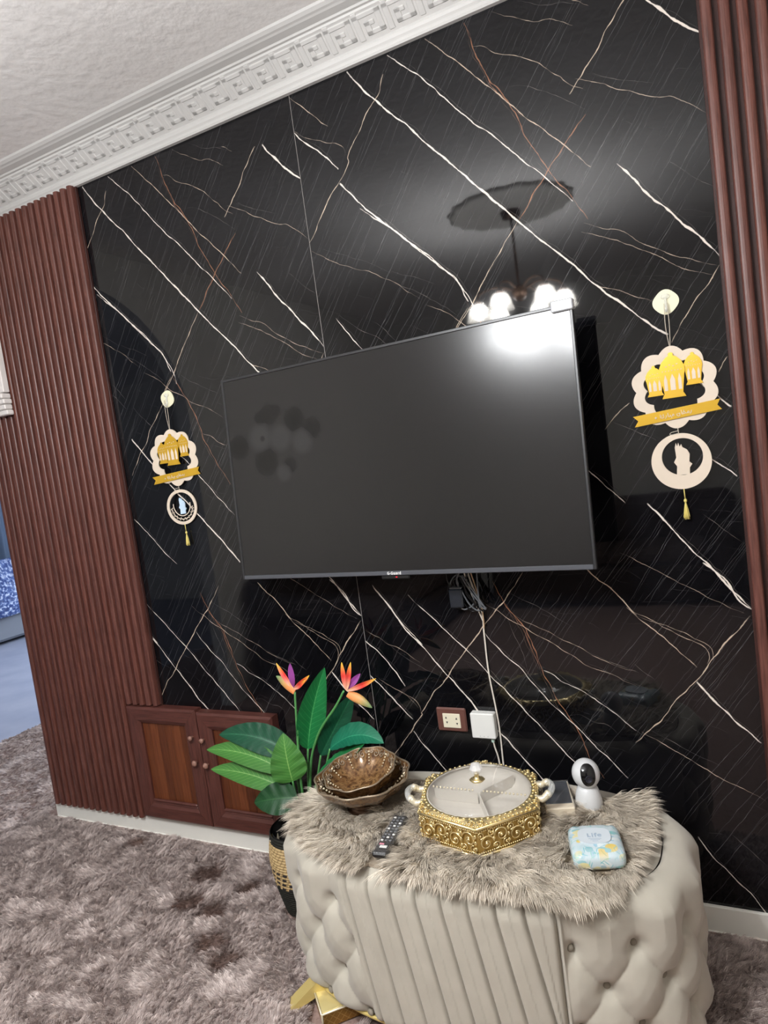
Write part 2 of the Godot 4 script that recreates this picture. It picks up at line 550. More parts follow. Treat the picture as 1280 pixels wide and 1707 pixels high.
	vein("T", 3.5, [0.893, 0.977, 0.941, 0.929, 0.988, 0.881, 1.035, 0.834, 1.065, 0.797])
	vein("T", 2.2, [0.901, 0.972, 0.959, 0.938, 1.008, 0.904, 1.064, 0.876, 1.095, 0.858, 1.104, 0.826, 1.095, 0.807])
	vein("T", 4.5, [1.211, 0.948, 1.170, 0.899, 1.127, 0.849, 1.090, 0.797, 1.053, 0.754, 1.006, 0.700, 0.957, 0.640, 0.908, 0.588, 0.878, 0.561])
	vein("W", 5.5, [1.061, 0.755, 1.099, 0.709, 1.128, 0.673, 1.157, 0.637, 1.212, 0.585])
	vein("T", 1.8, [0.891, 1.140, 0.974, 1.093, 1.038, 1.048, 1.100, 1.010, 1.146, 0.981, 1.198, 0.955])
	vein("W", 5, [0.979, 1.278, 1.020, 1.224, 1.064, 1.162, 1.109, 1.109, 1.145, 1.062, 1.173, 1.021, 1.215, 0.971])
	vein("F", 2, [1.116, 1.243, 1.163, 1.195, 1.214, 1.148])
	vein("T", 2.2, [0.900, 0.597, 0.975, 0.553, 1.040, 0.510, 1.095, 0.477, 1.150, 0.449, 1.210, 0.413])
	vein("F", 1.8, [0.927, 0.599, 1.010, 0.556, 1.102, 0.506])
	vein("W", 3, [1.024, 0.283, 1.065, 0.221, 1.111, 0.169, 1.156, 0.118, 1.188, 0.066])
	vein("F", 2, [1.110, 0.310, 1.151, 0.268, 1.199, 0.218])
	vein("F", 2, [0.898, 0.808, 0.951, 0.756])
	vein("F", 2, [0.768, 0.841, 0.848, 0.802, 0.909, 0.779])
	vein("F", 1.8, [0.765, 0.806, 0.853, 0.763, 0.922, 0.731])
	vein("F", 1.8, [0.754, 0.710, 0.824, 0.652, 0.899, 0.587, 0.923, 0.559])
	vein("W", 4, [-0.000, 0.873, 0.056, 0.824, 0.104, 0.763, 0.134, 0.712])
	vein("W", 4, [-0.000, 0.747, 0.055, 0.691, 0.137, 0.602])
	vein("T", 2, [0.006, 0.913, 0.082, 0.868, 0.135, 0.843, 0.203, 0.800])
	vein("T", 1.8, [0.032, 0.735, 0.095, 0.701, 0.147, 0.668, 0.174, 0.634])
	vein("W", 4, [0.063, 1.061, 0.111, 0.999, 0.157, 0.933, 0.220, 0.860])
	vein("W", 5, [1.110, 1.102, 1.162, 1.047, 1.185, 0.997, 1.219, 0.966])
	vein("T", 2, [0.914, 0.952, 0.996, 0.923, 1.064, 0.886, 1.107, 0.859, 1.111, 0.822])

# ---------------------------------------------------------------- setting
func marble_sheet(parent: Node, x0: float, x1: float, u0: float, mats: Array) -> void:
	var mesh := ArrayMesh.new()
	for k in 2:       # lower print, upper print
		var y0 := 0.06 if k == 0 else 1.4
		var y1 := 1.4 if k == 0 else 2.76
		var st := tool_()
		var ua := u0 / W
		var ub := (u0 + x1 - x0) / W
		var base := 2.8 if k == 1 else 1.4
		var va := (base - y0) / 1.4
		var vb := (base - y1) / 1.4
		quad_uv(st, [Vector3(x0, y0, 0), Vector3(x1, y0, 0), Vector3(x1, y1, 0), Vector3(x0, y1, 0)], [Vector2(ua, va), Vector2(ub, va), Vector2(ub, vb), Vector2(ua, vb)])
		st.generate_normals()
		st.set_material(mats[1 - k])
		st.commit(mesh)
	var sd := tool_()
	var a := [Vector3(x0, 0.06, 0), Vector3(x1, 0.06, 0), Vector3(x1, 2.76, 0), Vector3(x0, 2.76, 0)]
	for i in 4:
		var p: Vector3 = a[i]
		var q: Vector3 = a[(i + 1) % 4]
		quad(sd, p + Vector3(0, 0, -0.012), q + Vector3(0, 0, -0.012), q, p)
	sd.generate_normals()
	sd.set_material(M.black_edge)
	sd.commit(mesh)
	part(parent, "marble_sheet", mesh, null)

func slat_mesh(w: float, h: float, d: float) -> ArrayMesh:
	# half round rib seen from above, standing h tall
	var st := tool_()
	var poly := PackedVector2Array()
	poly.append(Vector2(-w / 2, 0))
	for i in 9:
		var th := PI * i / 8.0
		poly.append(Vector2(-cos(th) * w / 2, d * (0.3 + 0.7 * pow(sin(th), 0.42))))
	poly.append(Vector2(w / 2, 0))
	prism(st, poly, 0, h, Transform3D(Basis(Vector3(-1, 0, 0), Vector3(0, 0, 1), Vector3(0, 1, 0)), Vector3.ZERO))
	return done(st)

func slat_panel(called: String, label: String, x0: float, x1: float, y0: float, y1: float, cut_x: float, cut_y: float) -> void:
	var t := thing(called, label, "wall panel", Vector3(x0, 0, 0))
	var st := tool_()
	var xc := x1 if cut_x < x0 else cut_x
	box(st, Vector3((xc - x0) / 2, (y0 + y1) / 2, 0.007), Vector3(xc - x0, y1 - y0, 0.012), 0.001)
	if cut_x > x0:
		box(st, Vector3((xc + x1) / 2 - x0, (cut_y + y1) / 2, 0.007), Vector3(x1 - xc, y1 - cut_y, 0.012), 0.001)
	part(t, "backing_board", done(st), M.wood_dark)
	var n := int(round((x1 - x0) / 0.04))
	var pitch := (x1 - x0) / n
	var full := slat_mesh(pitch * 0.66, y1 - y0, 0.022)
	var short := slat_mesh(pitch * 0.66, y1 - cut_y, 0.022)
	for i in n:
		var x := (i + 0.5) * pitch
		var low := cut_x > x0 and x + x0 > cut_x
		part(t, "slat", short if low else full, M["wood%d" % (i * 7 % 3)], Vector3(x, cut_y if low else y0, 0.0125))

func cornice() -> void:
	# profile in (z, y), extruded along the wall
	var prof := [[0.0, 2.738], [0.014, 2.738], [0.018, 2.744], [0.018, 2.752], [0.023, 2.758], [0.026, 2.766], [0.024, 2.774], [0.034, 2.782], [0.088, 2.826], [0.094, 2.829], [0.096, 2.835], [0.104, 2.836], [0.108, 2.841], [0.132, 2.845], [0.138, 2.848], [0.146, 2.850], [0.156, 2.856], [0.16, 2.862], [0.16, 2.88], [0.0, 2.88]]
	var poly := PackedVector2Array()
	for p in prof:
		poly.append(Vector2(p[0], p[1]))
	var st := tool_()
	# x of the outline runs along +z, its depth along +x
	prism(st, poly, -3.0, 2.4, Transform3D(Basis(Vector3(0, 0, 1), Vector3(0, 1, 0), Vector3(1, 0, 0)), Vector3.ZERO))
	var c := struct("trim_1", done(st), M.plaster_white)
	# Greek key relief lying on the sloping band
	var a := Vector3(0, 2.782, 0.034)
	var b := Vector3(0, 2.826, 0.088)
	var up := (b - a).normalized()
	var nrm := Vector3(1, 0, 0).cross(up).normalized()
	var h := a.distance_to(b)
	var key := tool_()
	var w := 0.1
	var bars := [[0.11, 0.02, 0.11, 0.98], [0.11, 0.87, 0.84, 0.87], [0.84, 0.87, 0.84, 0.13], [0.84, 0.13, 0.42, 0.13], [0.42, 0.13, 0.42, 0.50], [0.42, 0.50, 0.56, 0.50]]
	var basis := Basis(Vector3(1, 0, 0), up, nrm)
	for s in bars:
		var p := Vector2(s[0] * w, s[1] * h)
		var q := Vector2(s[2] * w, s[3] * h)
		var size := Vector3(absf(q.x - p.x) + 0.0215, absf(q.y - p.y) + 0.0155, 0.0075)
		box(key, basis * Vector3((p.x + q.x) / 2 - w / 2, (p.y + q.y) / 2, -0.0012), size, 0.003, basis)
	var mesh := done(key)
	for i in range(-19, 14):
		part(c, "key_block", mesh, M.plaster_white, a + Vector3(0.147 + i * w, 0, 0))

func arch_wall() -> void:
	var poly := PackedVector2Array()
	poly.append_array([Vector2(-5.0, 0), Vector2(-0.16, 0), Vector2(-0.16, 1.95)])
	for i in range(1, 24):
		var th := PI - PI * i / 24.0
		poly.append(Vector2(0.6 + 0.76 * cos(th), 1.95 + 0.72 * sin(th)))
	poly.append_array([Vector2(1.36, 1.95), Vector2(1.36, 0), Vector2(4.6, 0), Vector2(4.6, 2.88), Vector2(-5.0, 2.88)])
	var st := tool_()
	prism(st, poly, -1.95, -1.845, Transform3D(Basis(Vector3(0, 0, 1), Vector3(0, 1, 0), Vector3(1, 0, 0)), Vector3.ZERO))
	struct("wall_left", done(st), M.wall)

func shell() -> void:
	var back := struct("wall_back", box_mesh(Vector3(4.24, 2.88, 0.13), 0.001, Vector3(0.28, 1.44, -0.079)), M.grout)
	var mm := paint_marble()
	marble_sheet(back, -1.03, -0.0012, 0.19, mm)
	marble_sheet(back, 0.0012, 1.219, 0.0012, mm)
	part(back, "seam_strip", box_mesh(Vector3(0.0024, 2.68, 0.01), 0.0003, Vector3(0, 1.4, -0.0062)), M.seam)
	struct("floor", box_mesh(Vector3(10.0, 0.1, 10.4), 0.001, Vector3(-2.6, -0.062, -0.2)), M.floor_pale)
	var ceil_ := struct("ceiling", box_mesh(Vector3(10.0, 0.1, 10.4), 0.001, Vector3(-2.6, 2.912, -0.2)), M.ceiling)
	ceil_.set_meta("kind", "structure")
	arch_wall()
	struct("wall_right", box_mesh(Vector3(0.1, 2.88, 10.4), 0.001, Vector3(2.45, 1.44, -0.2)), M.wall)
	struct("wall_front", box_mesh(Vector3(10.0, 2.88, 0.1), 0.001, Vector3(-2.6, 1.44, 4.65)), M.wall)
	struct("wall_far", box_mesh(Vector3(10.0, 2.88, 0.1), 0.001, Vector3(-2.6, 1.44, -5.0)), M.wall_blue)
	struct("wall_beyond", box_mesh(Vector3(0.1, 2.88, 10.4), 0.001, Vector3(-7.3, 1.44, -0.2)), M.wall_blue)
	# skirting under the panels and the marble
	var st := tool_()
	box(st, Vector3(-0.3, 0.034, 0.006), Vector3(3.07, 0.088, 0.012), 0.002)
	box(st, Vector3(-0.3, -0.004, 0.008), Vector3(3.07, 0.012, 0.016), 0.002)
	box(st, Vector3(1.8, 0.034, 0.006), Vector3(1.15, 0.088, 0.012), 0.002)
	struct("baseboard_back", done(st), M.cream)
	cornice()
	slat_panel("fluted_panel", "wide fluted red-brown wood wall panel left of the black marble", -1.815, -1.022, 0.074, 2.74, -1.232, 0.597)
	slat_panel("fluted_panel", "fluted red-brown wood wall panel right of the black marble", 1.217, 2.2, 0.074, 2.74, -9.0, 0.0)
	var cb := thing("corbel", "small stepped white plaster corbel on the left edge of the fluted panel", "moulding", Vector3(-1.612, 1.912, 0.036))
	st = tool_()
	for i in 4:
		box(st, Vector3(-0.012 * 0 - 0.02, 0.012 + i * 0.024, 0.018 + i * 0.002), Vector3(0.084 - 0.006 * (i % 2), 0.022, 0.034 + i * 0.004), 0.004)
	part(cb, "stepped_moulding", done(st), M.plaster_bright)
	part(cb, "shaft", box_mesh(Vector3(0.074, 0.5, 0.03), 0.003, Vector3(-0.02, 0.35, 0.016)), M.plaster_bright)

# ---------------------------------------------------------------- cabinet doors
func cabinet_door(x0: float, x1: float, y0: float, y1: float, label: String, knob_side: int) -> void:
	var t := thing("cabinet_door", label, "cabinet door", Vector3((x0 + x1) / 2, y0, 0.002), 0.0, "low cabinet doors")
	var w := x1 - x0
	var h := y1 - y0
	var f := 0.07
	for k in 4:     # mitred frame
		var o := [Vector2(-w / 2, 0), Vector2(w / 2, 0), Vector2(w / 2, h), Vector2(-w / 2, h)]
		var i := [Vector2(-w / 2 + f, f), Vector2(w / 2 - f, f), Vector2(w / 2 - f, h - f), Vector2(-w / 2 + f, h - f)]
		var k2 := (k + 1) % 4
		var st := tool_()
		var z0 := 0.0
		var zo := 0.044
		var zi := 0.036
		var v := func(p: Vector2, z: float) -> Vector3: return Vector3(p.x, p.y, z)
		var gap := 0.0006
		var a: Vector2 = o[k].lerp(o[k2], gap)
		var b: Vector2 = o[k2].lerp(o[k], gap)
		var c: Vector2 = i[k2].lerp(i[k], gap)
		var d: Vector2 = i[k].lerp(i[k2], gap)
		var a2 := a.lerp(d, 0.12)
		var b2 := b.lerp(c, 0.12)
		var a3 := a.lerp(d, 0.78)
		var b3 := b.lerp(c, 0.78)
		quad(st, v.call(a, z0), v.call(b, z0), v.call(b, zo - 0.006), v.call(a, zo - 0.006))
		quad(st, v.call(a, zo - 0.006), v.call(b, zo - 0.006), v.call(b2, zo), v.call(a2, zo))
		quad(st, v.call(a2, zo), v.call(b2, zo), v.call(b3, zo), v.call(a3, zo))
		quad(st, v.call(a3, zo), v.call(b3, zo), v.call(c, zi), v.call(d, zi))
		quad(st, v.call(d, zi), v.call(c, zi), v.call(c, z0), v.call(d, z0))
		part(t, "rail" if k % 2 == 0 else "stile", done(st), M.wood_frame if k % 2 == 0 else M.wood_stile)
	var n := 6
	for k in n:
		var pw := (w - 2 * f + 0.01) / n
		part(t, "plank", box_mesh(Vector3(pw - 0.001, h - 2 * f + 0.01, 0.02), 0.001), M["plank%d" % ((k * 2 + knob_side + 3) % 3)], Vector3(-w / 2 + f - 0.005 + pw * (k + 0.5), h / 2, 0.017))
	# raised bead along the foot of the panel
	var st2 := tool_()
	box(st2, Vector3(0, f + 0.012, 0.034), Vector3(w - 2 * f, 0.012, 0.014), 0.004)
	box(st2, Vector3(0, f + 0.001, 0.034), Vector3(w - 2 * f, 0.008, 0.010), 0.003)
	part(t, "bead", done(st2), M.wood_frame)
	for k in 2:
		var stk := tool_(true)
		var at := Vector3(knob_side * (w / 2 - 0.028), h * (0.775 if k == 0 else 0.56), 0.044)
		var b := Basis(Vector3.RIGHT, PI / 2)
		lathe(stk, [Vector2(0, 0), Vector2(0.006, 0), Vector2(0.005, 0.008), Vector2(0.011 + 0.003 * k, 0.014), Vector2(0.010, 0.020), Vector2(0, 0.022)], 12, at, b)
		part(t, "knob", done(stk), M.knob)

# ---------------------------------------------------------------- television
func television() -> void:
	var t := thing("television", "large flat black television tilted out from the marble wall on a bracket", "television")
	var x := Vector3(0.99852, -0.00426, 0.05417).normalized()
	var z := Vector3(-0.05388, 0.05172, 0.99721).normalized()
	var y := z.cross(x).normalized()
	t.transform = Transform3D(Basis(x, y, z).orthonormalized(), Vector3(0.249, 1.495, 0.172))
	var w := 1.23
	var h := 0.705
	var bz := [0.008, 0.009, 0.008, 0.0135]      # left, top, right, bottom
	var st := tool_()
	box(st, Vector3(-w / 2 + 0.004, 0, -0.005), Vector3(bz[0], h, 0.016), 0.0015)
	box(st, Vector3(w / 2 - 0.004, 0, -0.005), Vector3(bz[2], h, 0.016), 0.0015)
	box(st, Vector3(0, h / 2 - 0.0045, -0.005), Vector3(w - 0.016, bz[1], 0.016), 0.0015)
	part(t, "bezel", done(st), M.tv_bezel)
	part(t, "lower_bezel", box_mesh(Vector3(w - 0.016, bz[3], 0.017), 0.0015, Vector3(0, -h / 2 + 0.0068, -0.0045)), M.tv_lip)
	var sc := tool_()
	var sw := w / 2 - 0.008
	quad_uv(sc, [Vector3(-sw, -h / 2 + 0.013, 0), Vector3(sw, -h / 2 + 0.013, 0), Vector3(sw, h / 2 - 0.009, 0), Vector3(-sw, h / 2 - 0.009, 0)], [Vector2(0, 1), Vector2(1, 1), Vector2(1, 0), Vector2(0, 0)])
	sc.generate_normals()
	part(t, "screen", sc.commit(), screen_mat())
	var bk := tool_()
	box(bk, Vector3(0, 0, -0.012), Vector3(w - 0.004, h - 0.004, 0.012), 0.003)
	box(bk, Vector3(0, -0.08, -0.038), Vector3(w * 0.72, h * 0.62, 0.05), 0.012)
	part(t, "back_housing", done(bk), M.black_plastic)
	var arm := tool_()
	box(arm, Vector3(0, -0.02, -0.07), Vector3(0.42, 0.32, 0.012), 0.002)
	box(arm, Vector3(0.0, -0.02, -0.11), Vector3(0.06, 0.06, 0.09), 0.004)
	part(t, "wall_bracket", done(arm), M.black_plastic)
	part(t, "corner_guard", box_mesh(Vector3(0.058, 0.03, 0.02), 0.003, Vector3(w / 2 - 0.026, h / 2 - 0.004, 0.0)), M.guard)
	var sens := tool_()
	box(sens, Vector3(0.0, -h / 2 - 0.006, -0.01), Vector3(0.1, 0.016, 0.018), 0.004)
	part(t, "sensor_box", done(sens), M.black_plastic)
	part(t, "indicator_light", ball_mesh(Vector3(0.0035, 0.002, 0.002), 8), M.red_led, Vector3(0.006, -h / 2 - 0.006, 0.0))
	var lg := text_mesh("G-Guard", 0.0125)
	part(t, "logo", lg, M.logo, Vector3(0.001, -h / 2 + 0.0068, 0.0045))

func text_mesh(s: String, size: float) -> TextMesh:
	var tm := TextMesh.new()
	var f := SystemFont.new()
	f.font_names = PackedStringArray(["Droid Sans"])
	f.font_weight = 700
	tm.font = f
	tm.font_size = 32
	tm.pixel_size = size / 32.0
	tm.depth = 0.0006
	tm.text = s
	return tm

func screen_mat() -> StandardMaterial3D:
	var w := 820
	var h := 470
	var im := Image.create(w, h, false, Image.FORMAT_RGB8)
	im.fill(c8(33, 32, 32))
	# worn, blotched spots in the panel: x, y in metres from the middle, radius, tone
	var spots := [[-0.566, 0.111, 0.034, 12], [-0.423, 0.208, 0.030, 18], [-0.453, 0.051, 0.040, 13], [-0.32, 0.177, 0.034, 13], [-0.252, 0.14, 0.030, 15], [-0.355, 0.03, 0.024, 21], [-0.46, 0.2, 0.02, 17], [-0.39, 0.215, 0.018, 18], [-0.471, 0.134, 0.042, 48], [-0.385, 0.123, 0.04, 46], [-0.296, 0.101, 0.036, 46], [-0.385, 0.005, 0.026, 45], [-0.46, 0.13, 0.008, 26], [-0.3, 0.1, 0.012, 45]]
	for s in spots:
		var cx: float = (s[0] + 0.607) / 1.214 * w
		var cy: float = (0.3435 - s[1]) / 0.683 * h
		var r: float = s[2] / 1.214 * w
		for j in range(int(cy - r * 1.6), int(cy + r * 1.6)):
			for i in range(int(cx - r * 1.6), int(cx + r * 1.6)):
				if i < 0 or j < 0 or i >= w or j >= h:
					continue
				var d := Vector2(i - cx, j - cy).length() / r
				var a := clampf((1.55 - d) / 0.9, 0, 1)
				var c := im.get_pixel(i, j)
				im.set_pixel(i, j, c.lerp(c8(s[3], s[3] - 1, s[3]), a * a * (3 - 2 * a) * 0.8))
	var m := mat(Color.WHITE, 0.2)
	m.albedo_texture = ImageTexture.create_from_image(im)
	m.texture_repeat = false
	m.metallic_specular = 0.42
	return m

# ---------------------------------------------------------------- hanging ornaments
func lobed(r: float, amp: float, lobes: float, n: int, turn: float, c := Vector2.ZERO) -> Array:
	var out := []
	for i in n:
		var th := TAU * i / n
		var q := r + amp * absf(cos(lobes / 2.0 * (th - turn)))
		out.append(c + Vector2(cos(th), sin(th)) * q)
	return out

func lantern_outline(w: float, h: float) -> Array:
	# foot, tapering body, domed cap and finial
	var half := [[0.46, 0.0], [0.40, 0.07], [0.36, 0.10], [0.46, 0.50], [0.50, 0.56], [0.48, 0.68], [0.38, 0.80], [0.20, 0.90], [0.09, 0.93], [0.10, 0.97], [0.05, 1.0]]
	var out := []
	for p in half:
		out.append(Vector2(p[0] * w, p[1] * h))
	for k in range(half.size() - 1, -1, -1):
		out.append(Vector2(-half[k][0] * w, half[k][1] * h))
	return out

func ornament(at: Vector3, label: String, plain_disc: bool, disc_r: float, sway: float) -> void:
	var t := thing("hanging_ornament", label, "ornament", at, sway, "lantern ornaments on hooks")
	# y is measured down from the hook
	var cord := tool_(true)
	tube(cord, curve([Vector3(-0.004, 0.0, 0), Vector3(-0.006, -0.06, 0), Vector3(-0.001, -0.115, 0)]), 0.0011, -1, 5)
	part(t, "cord", done(cord), M.string)
	cord = tool_(true)
	tube(cord, curve([Vector3(0.004, 0.0, 0), Vector3(0.004, -0.06, 0), Vector3(0.001, -0.115, 0)]), 0.0011, -1, 5)
	part(t, "cord", done(cord), M.string)
	cord = tool_(true)
	tube(cord, [Vector3(0, -0.338, 0.001), Vector3(0.001, -0.356, 0.001)], 0.0012, -1, 5)
	tube(cord, curve([Vector3(0, -0.345, 0.001), Vector3(-0.018, -0.348, 0.002), Vector3(-0.02, -0.354, 0.002), Vector3(0.002, -0.352, 0.002)]), 0.001, -1, 5)
	part(t, "knot", done(cord), M.string)
	var c := Vector2(0, -0.226)
	var st := tool_()
	plate_ring(st, lobed(0.098, 0.014, 10, 120, PI / 2, c), lobed(0.068, 0.012, 10, 120, PI / 2, c), -0.002, 0.002)
	part(t, "scalloped_ring", done(st), M.card)
	var lst := [[-0.047, -0.243, 0.046, 0.083], [0.053, -0.226, 0.046, 0.085], [0.0, -0.254, 0.066, 0.122]]
	for k in 3:
		var l: Array = lst[k]
		var xf := Transform3D(Basis.IDENTITY, Vector3(l[0], l[1], 0.003 + (0.003 if k == 2 else 0.0)))
		var lan := part(t, "lantern", prism_mesh(lantern_outline(l[2], l[3]), 0.0, 0.002, xf), M.gold_card)
		var win := tool_()
		for q in [-1, 0, 1]:
			var ww: float = l[2] * (0.2 if q == 0 else 0.13)
			var cx: float = l[2] * 0.27 * q
			prism(win, PackedVector2Array([Vector2(cx - ww / 2, l[3] * 0.17), Vector2(cx + ww / 2, l[3] * 0.17), Vector2(cx + ww / 2, l[3] * 0.4), Vector2(cx, l[3] * 0.53), Vector2(cx - ww / 2, l[3] * 0.4)]), 0.002, 0.0026, xf)
		part(lan, "lantern_window", done(win), M.card)
		var band := tool_()
		for q in 7:
			ball(band, xf * Vector3((q - 3) * l[2] * 0.12, l[3] * 0.6, 0.0022), Vector3(1, 1, 0.5) * l[2] * 0.026, 6)
		for q in 4:
			ball(band, xf * Vector3((q - 1.5) * l[2] * 0.14, l[3] * (0.7 + 0.03 * (q % 2)), 0.0022), Vector3(1.4, 0.8, 0.5) * l[2] * 0.03, 6)
		part(lan, "cut_pattern", done(band), M.card)
	var rb := Transform3D(Basis(Vector3.BACK, 0.08), Vector3(0, -0.297, 0.004))
	part(t, "ribbon", prism_mesh([Vector2(-0.112, -0.015), Vector2(0.112, -0.014), Vector2(0.103, 0.0), Vector2(0.112, 0.014), Vector2(-0.112, 0.015), Vector2(-0.1, 0.0)], 0, 0.002, rb), M.gold_card)
	part(t, "lettering", arabic(rb * Transform3D(Basis.IDENTITY, Vector3(0.0, -0.006, 0.0022)), 0.0125), M.card)
	# disc below
	var dc := Vector2(0.0, -0.352 - disc_r)
	var ds := tool_()
	if plain_disc:
		var o := []
		var i2 := []
		for i in 72:
			var th := TAU * i / 72
			o.append(dc + Vector2(cos(th), sin(th)) * disc_r)
			i2.append(dc + Vector2(0.004, disc_r * 0.16) + Vector2(cos(th) * 0.68, sin(th) * 0.66) * disc_r)
		plate_ring(ds, o, i2, -0.002, 0.002)
	else:
		var o := []
		var i2 := []
		for i in 72:
			var th := TAU * i / 72
			o.append(dc + Vector2(cos(th), sin(th)) * disc_r)
			i2.append(dc + Vector2(cos(th), sin(th)) * disc_r * 0.83)
		plate_ring(ds, o, i2, -0.002, 0.002)
	var disc := part(t, "crescent_disc" if plain_disc else "oval_disc", done(ds), M.card)
	var sil := tool_()
	var r := disc_r
	# small bundle of towers standing in the opening
	var tw := [Vector2(-0.20, -0.62), Vector2(0.28, -0.62), Vector2(0.30, -0.36), Vector2(0.40, -0.22), Vector2(0.30, -0.12), Vector2(0.34, 0.18), Vector2(0.26, 0.36), Vector2(0.10, 0.47), Vector2(0.06, 0.60), Vector2(0.0, 0.50), Vector2(-0.04, 0.66), Vector2(-0.09, 0.52), Vector2(-0.13, 0.66), Vector2(-0.18, 0.48), Vector2(-0.16, 0.08), Vector2(-0.26, -0.10), Vector2(-0.16, -0.26)]
	var k2 := 0.9 if plain_disc else 0.72
	var pts := PackedVector2Array()
	for p in tw:
		pts.append(dc + Vector2(p.x, p.y + 0.08) * r * k2)
	prism(sil, pts, -0.0015, 0.0025)
	part(disc, "cut_out_towers", done(sil), M.card if plain_disc else M.pale_blue)
	if not plain_disc:
		var arc := tool_(true)
		for i in 22:
			var th := PI * (1.02 + 0.96 * i / 21.0)
			var p := dc + Vector2(cos(th), sin(th)) * r * 0.68
			var tn := Vector2(-sin(th), cos(th))
			var rad := Vector2(cos(th), sin(th))
			var a := p - rad * r * (0.06 if i % 3 == 0 else -0.02) - tn * r * 0.05
			var b := p + rad * r * (0.09 if i % 2 == 0 else 0.03) + tn * r * 0.04
			tube(arc, curve([Vector3(a.x, a.y, 0), Vector3(p.x, p.y, 0.001), Vector3(b.x, b.y, 0)], 3), r * 0.028, -1, 5)
		var ring := []
		for i in 33:
			var th := PI * (0.95 + 1.1 * i / 32.0)
			var p := dc + Vector2(0, r * 0.12) + Vector2(cos(th) * 0.56, sin(th) * 0.62) * r
			ring.append(Vector3(p.x, p.y, 0))
		tube(arc, ring, r * 0.03, -1, 5)
		part(disc, "lettering", done(arc), M.card)
	# tassel
	var ts := tool_(true)
	var ty := dc.y - r
	tube(ts, [Vector3(0, ty + 0.004, 0), Vector3(0.001, ty - 0.03, 0)], 0.0015, -1, 6)
	ball(ts, Vector3(0.001, ty - 0.033, 0), Vector3(0.0045, 0.006, 0.0045), 10)
	for i in 26:
		var th := i * 2.4
		var q := sqrt((i + 0.5) / 26.0) * 0.0085
		tube(ts, curve([Vector3(0.001, ty - 0.034, 0), Vector3(0.001 + cos(th) * q * 0.55, ty - 0.055, sin(th) * q * 0.5), Vector3(0.001 + cos(th) * q, ty - 0.082 - 0.004 * sin(i * 5.0), sin(th) * q * 0.8)], 3), 0.0011, -1, 4)
	part(t, "tassel", done(ts), M.tassel)

func arabic(xf: Transform3D, s: float) -> ArrayMesh:
	# two words written from right to left as pen strokes, unit = letter height
	var strokes := [
		# ramadan: ra, mim, dad, alif, nun
		[[4.6, 0.5], [4.5, 0.1], [4.2, -0.2]],
		[[4.1, 0.2], [3.9, 0.45], [3.7, 0.2], [3.9, 0.05], [4.1, 0.2]],
		[[3.7, 0.12], [3.3, 0.1], [3.1, 0.45], [2.7, 0.4], [2.8, 0.1], [3.2, 0.1]],
		[[2.75, 0.1], [2.45, 0.1], [2.42, 0.95]],
		[[2.0, 0.45], [1.95, -0.1], [1.6, -0.2], [1.35, 0.05], [1.4, 0.4]],
		# mubarak: mim, ba, alif, ra, kaf
		[[0.75, 0.2], [0.55, 0.45], [0.35, 0.2], [0.55, 0.05], [0.75, 0.2]],
		[[0.4, 0.1], [-0.1, 0.1], [-0.12, 0.45]],
		[[-0.12, 0.1], [-0.55, 0.1], [-0.58, 0.95]],
		[[-1.0, 0.5], [-1.05, 0.1], [-1.35, -0.2]],
		[[-2.3, 0.95], [-2.3, 0.2], [-1.9, 0.05], [-1.6, 0.15], [-1.65, 0.9]],
		[[-2.15, 0.45], [-1.95, 0.55], [-2.05, 0.65]]]
	var st := tool_(true)
	for k in strokes:
		var p := []
		for q in k:
			p.append(xf * Vector3((q[0] - 1.2) * s * 0.92, q[1] * s, 0))
		tube(st, curve(p, 3), s * 0.085, -1, 5)
	for d in [[2.95, 0.75], [1.68, 0.35], [0.1, -0.22]]:
		ball(st, xf * Vector3((d[0] - 1.2) * s * 0.92, d[1] * s, 0), Vector3(1, 1, 0.5) * s * 0.12, 6)
	var star := PackedVector2Array()
	for i in 10:
		var th := PI / 2 + TAU * i / 10
		star.append(Vector2(-4.6 * s * 0.92, 0.35 * s) + Vector2(cos(th), sin(th)) * s * (0.34 if i % 2 == 0 else 0.15))
	prism(st, star, -0.0004, 0.0006, xf)
	return done(st)

func hook(at: Vector3, label: String, turn: float) -> void:
	var t := thing("adhesive_hook", label, "hook", at, 0.0, "clear adhesive wall hooks")
	var pts := []
	for i in 40:
		var th := TAU * i / 40
		var e := 2.6
		var q := Vector2(signf(cos(th)) * pow(absf(cos(th)), 2 / e), signf(sin(th)) * pow(absf(sin(th)), 2 / e)) * 0.031
		pts.append(q.rotated(turn))
	part(t, "pad", prism_mesh(pts, 0.0, 0.003), M.hook_pad)
	var st := tool_(true)
	tube(st, curve([Vector3(0, 0.012, 0.004), Vector3(0, 0.0, 0.007), Vector3(0, -0.018, 0.008), Vector3(0, -0.026, 0.014), Vector3(0, -0.02, 0.02)]), 0.004, 0.003, 8)
	ball(st, Vector3(0, 0.014, 0.005), Vector3(0.012, 0.008, 0.005), 12)
	part(t, "hook_arm", done(st), M.clear_plastic)

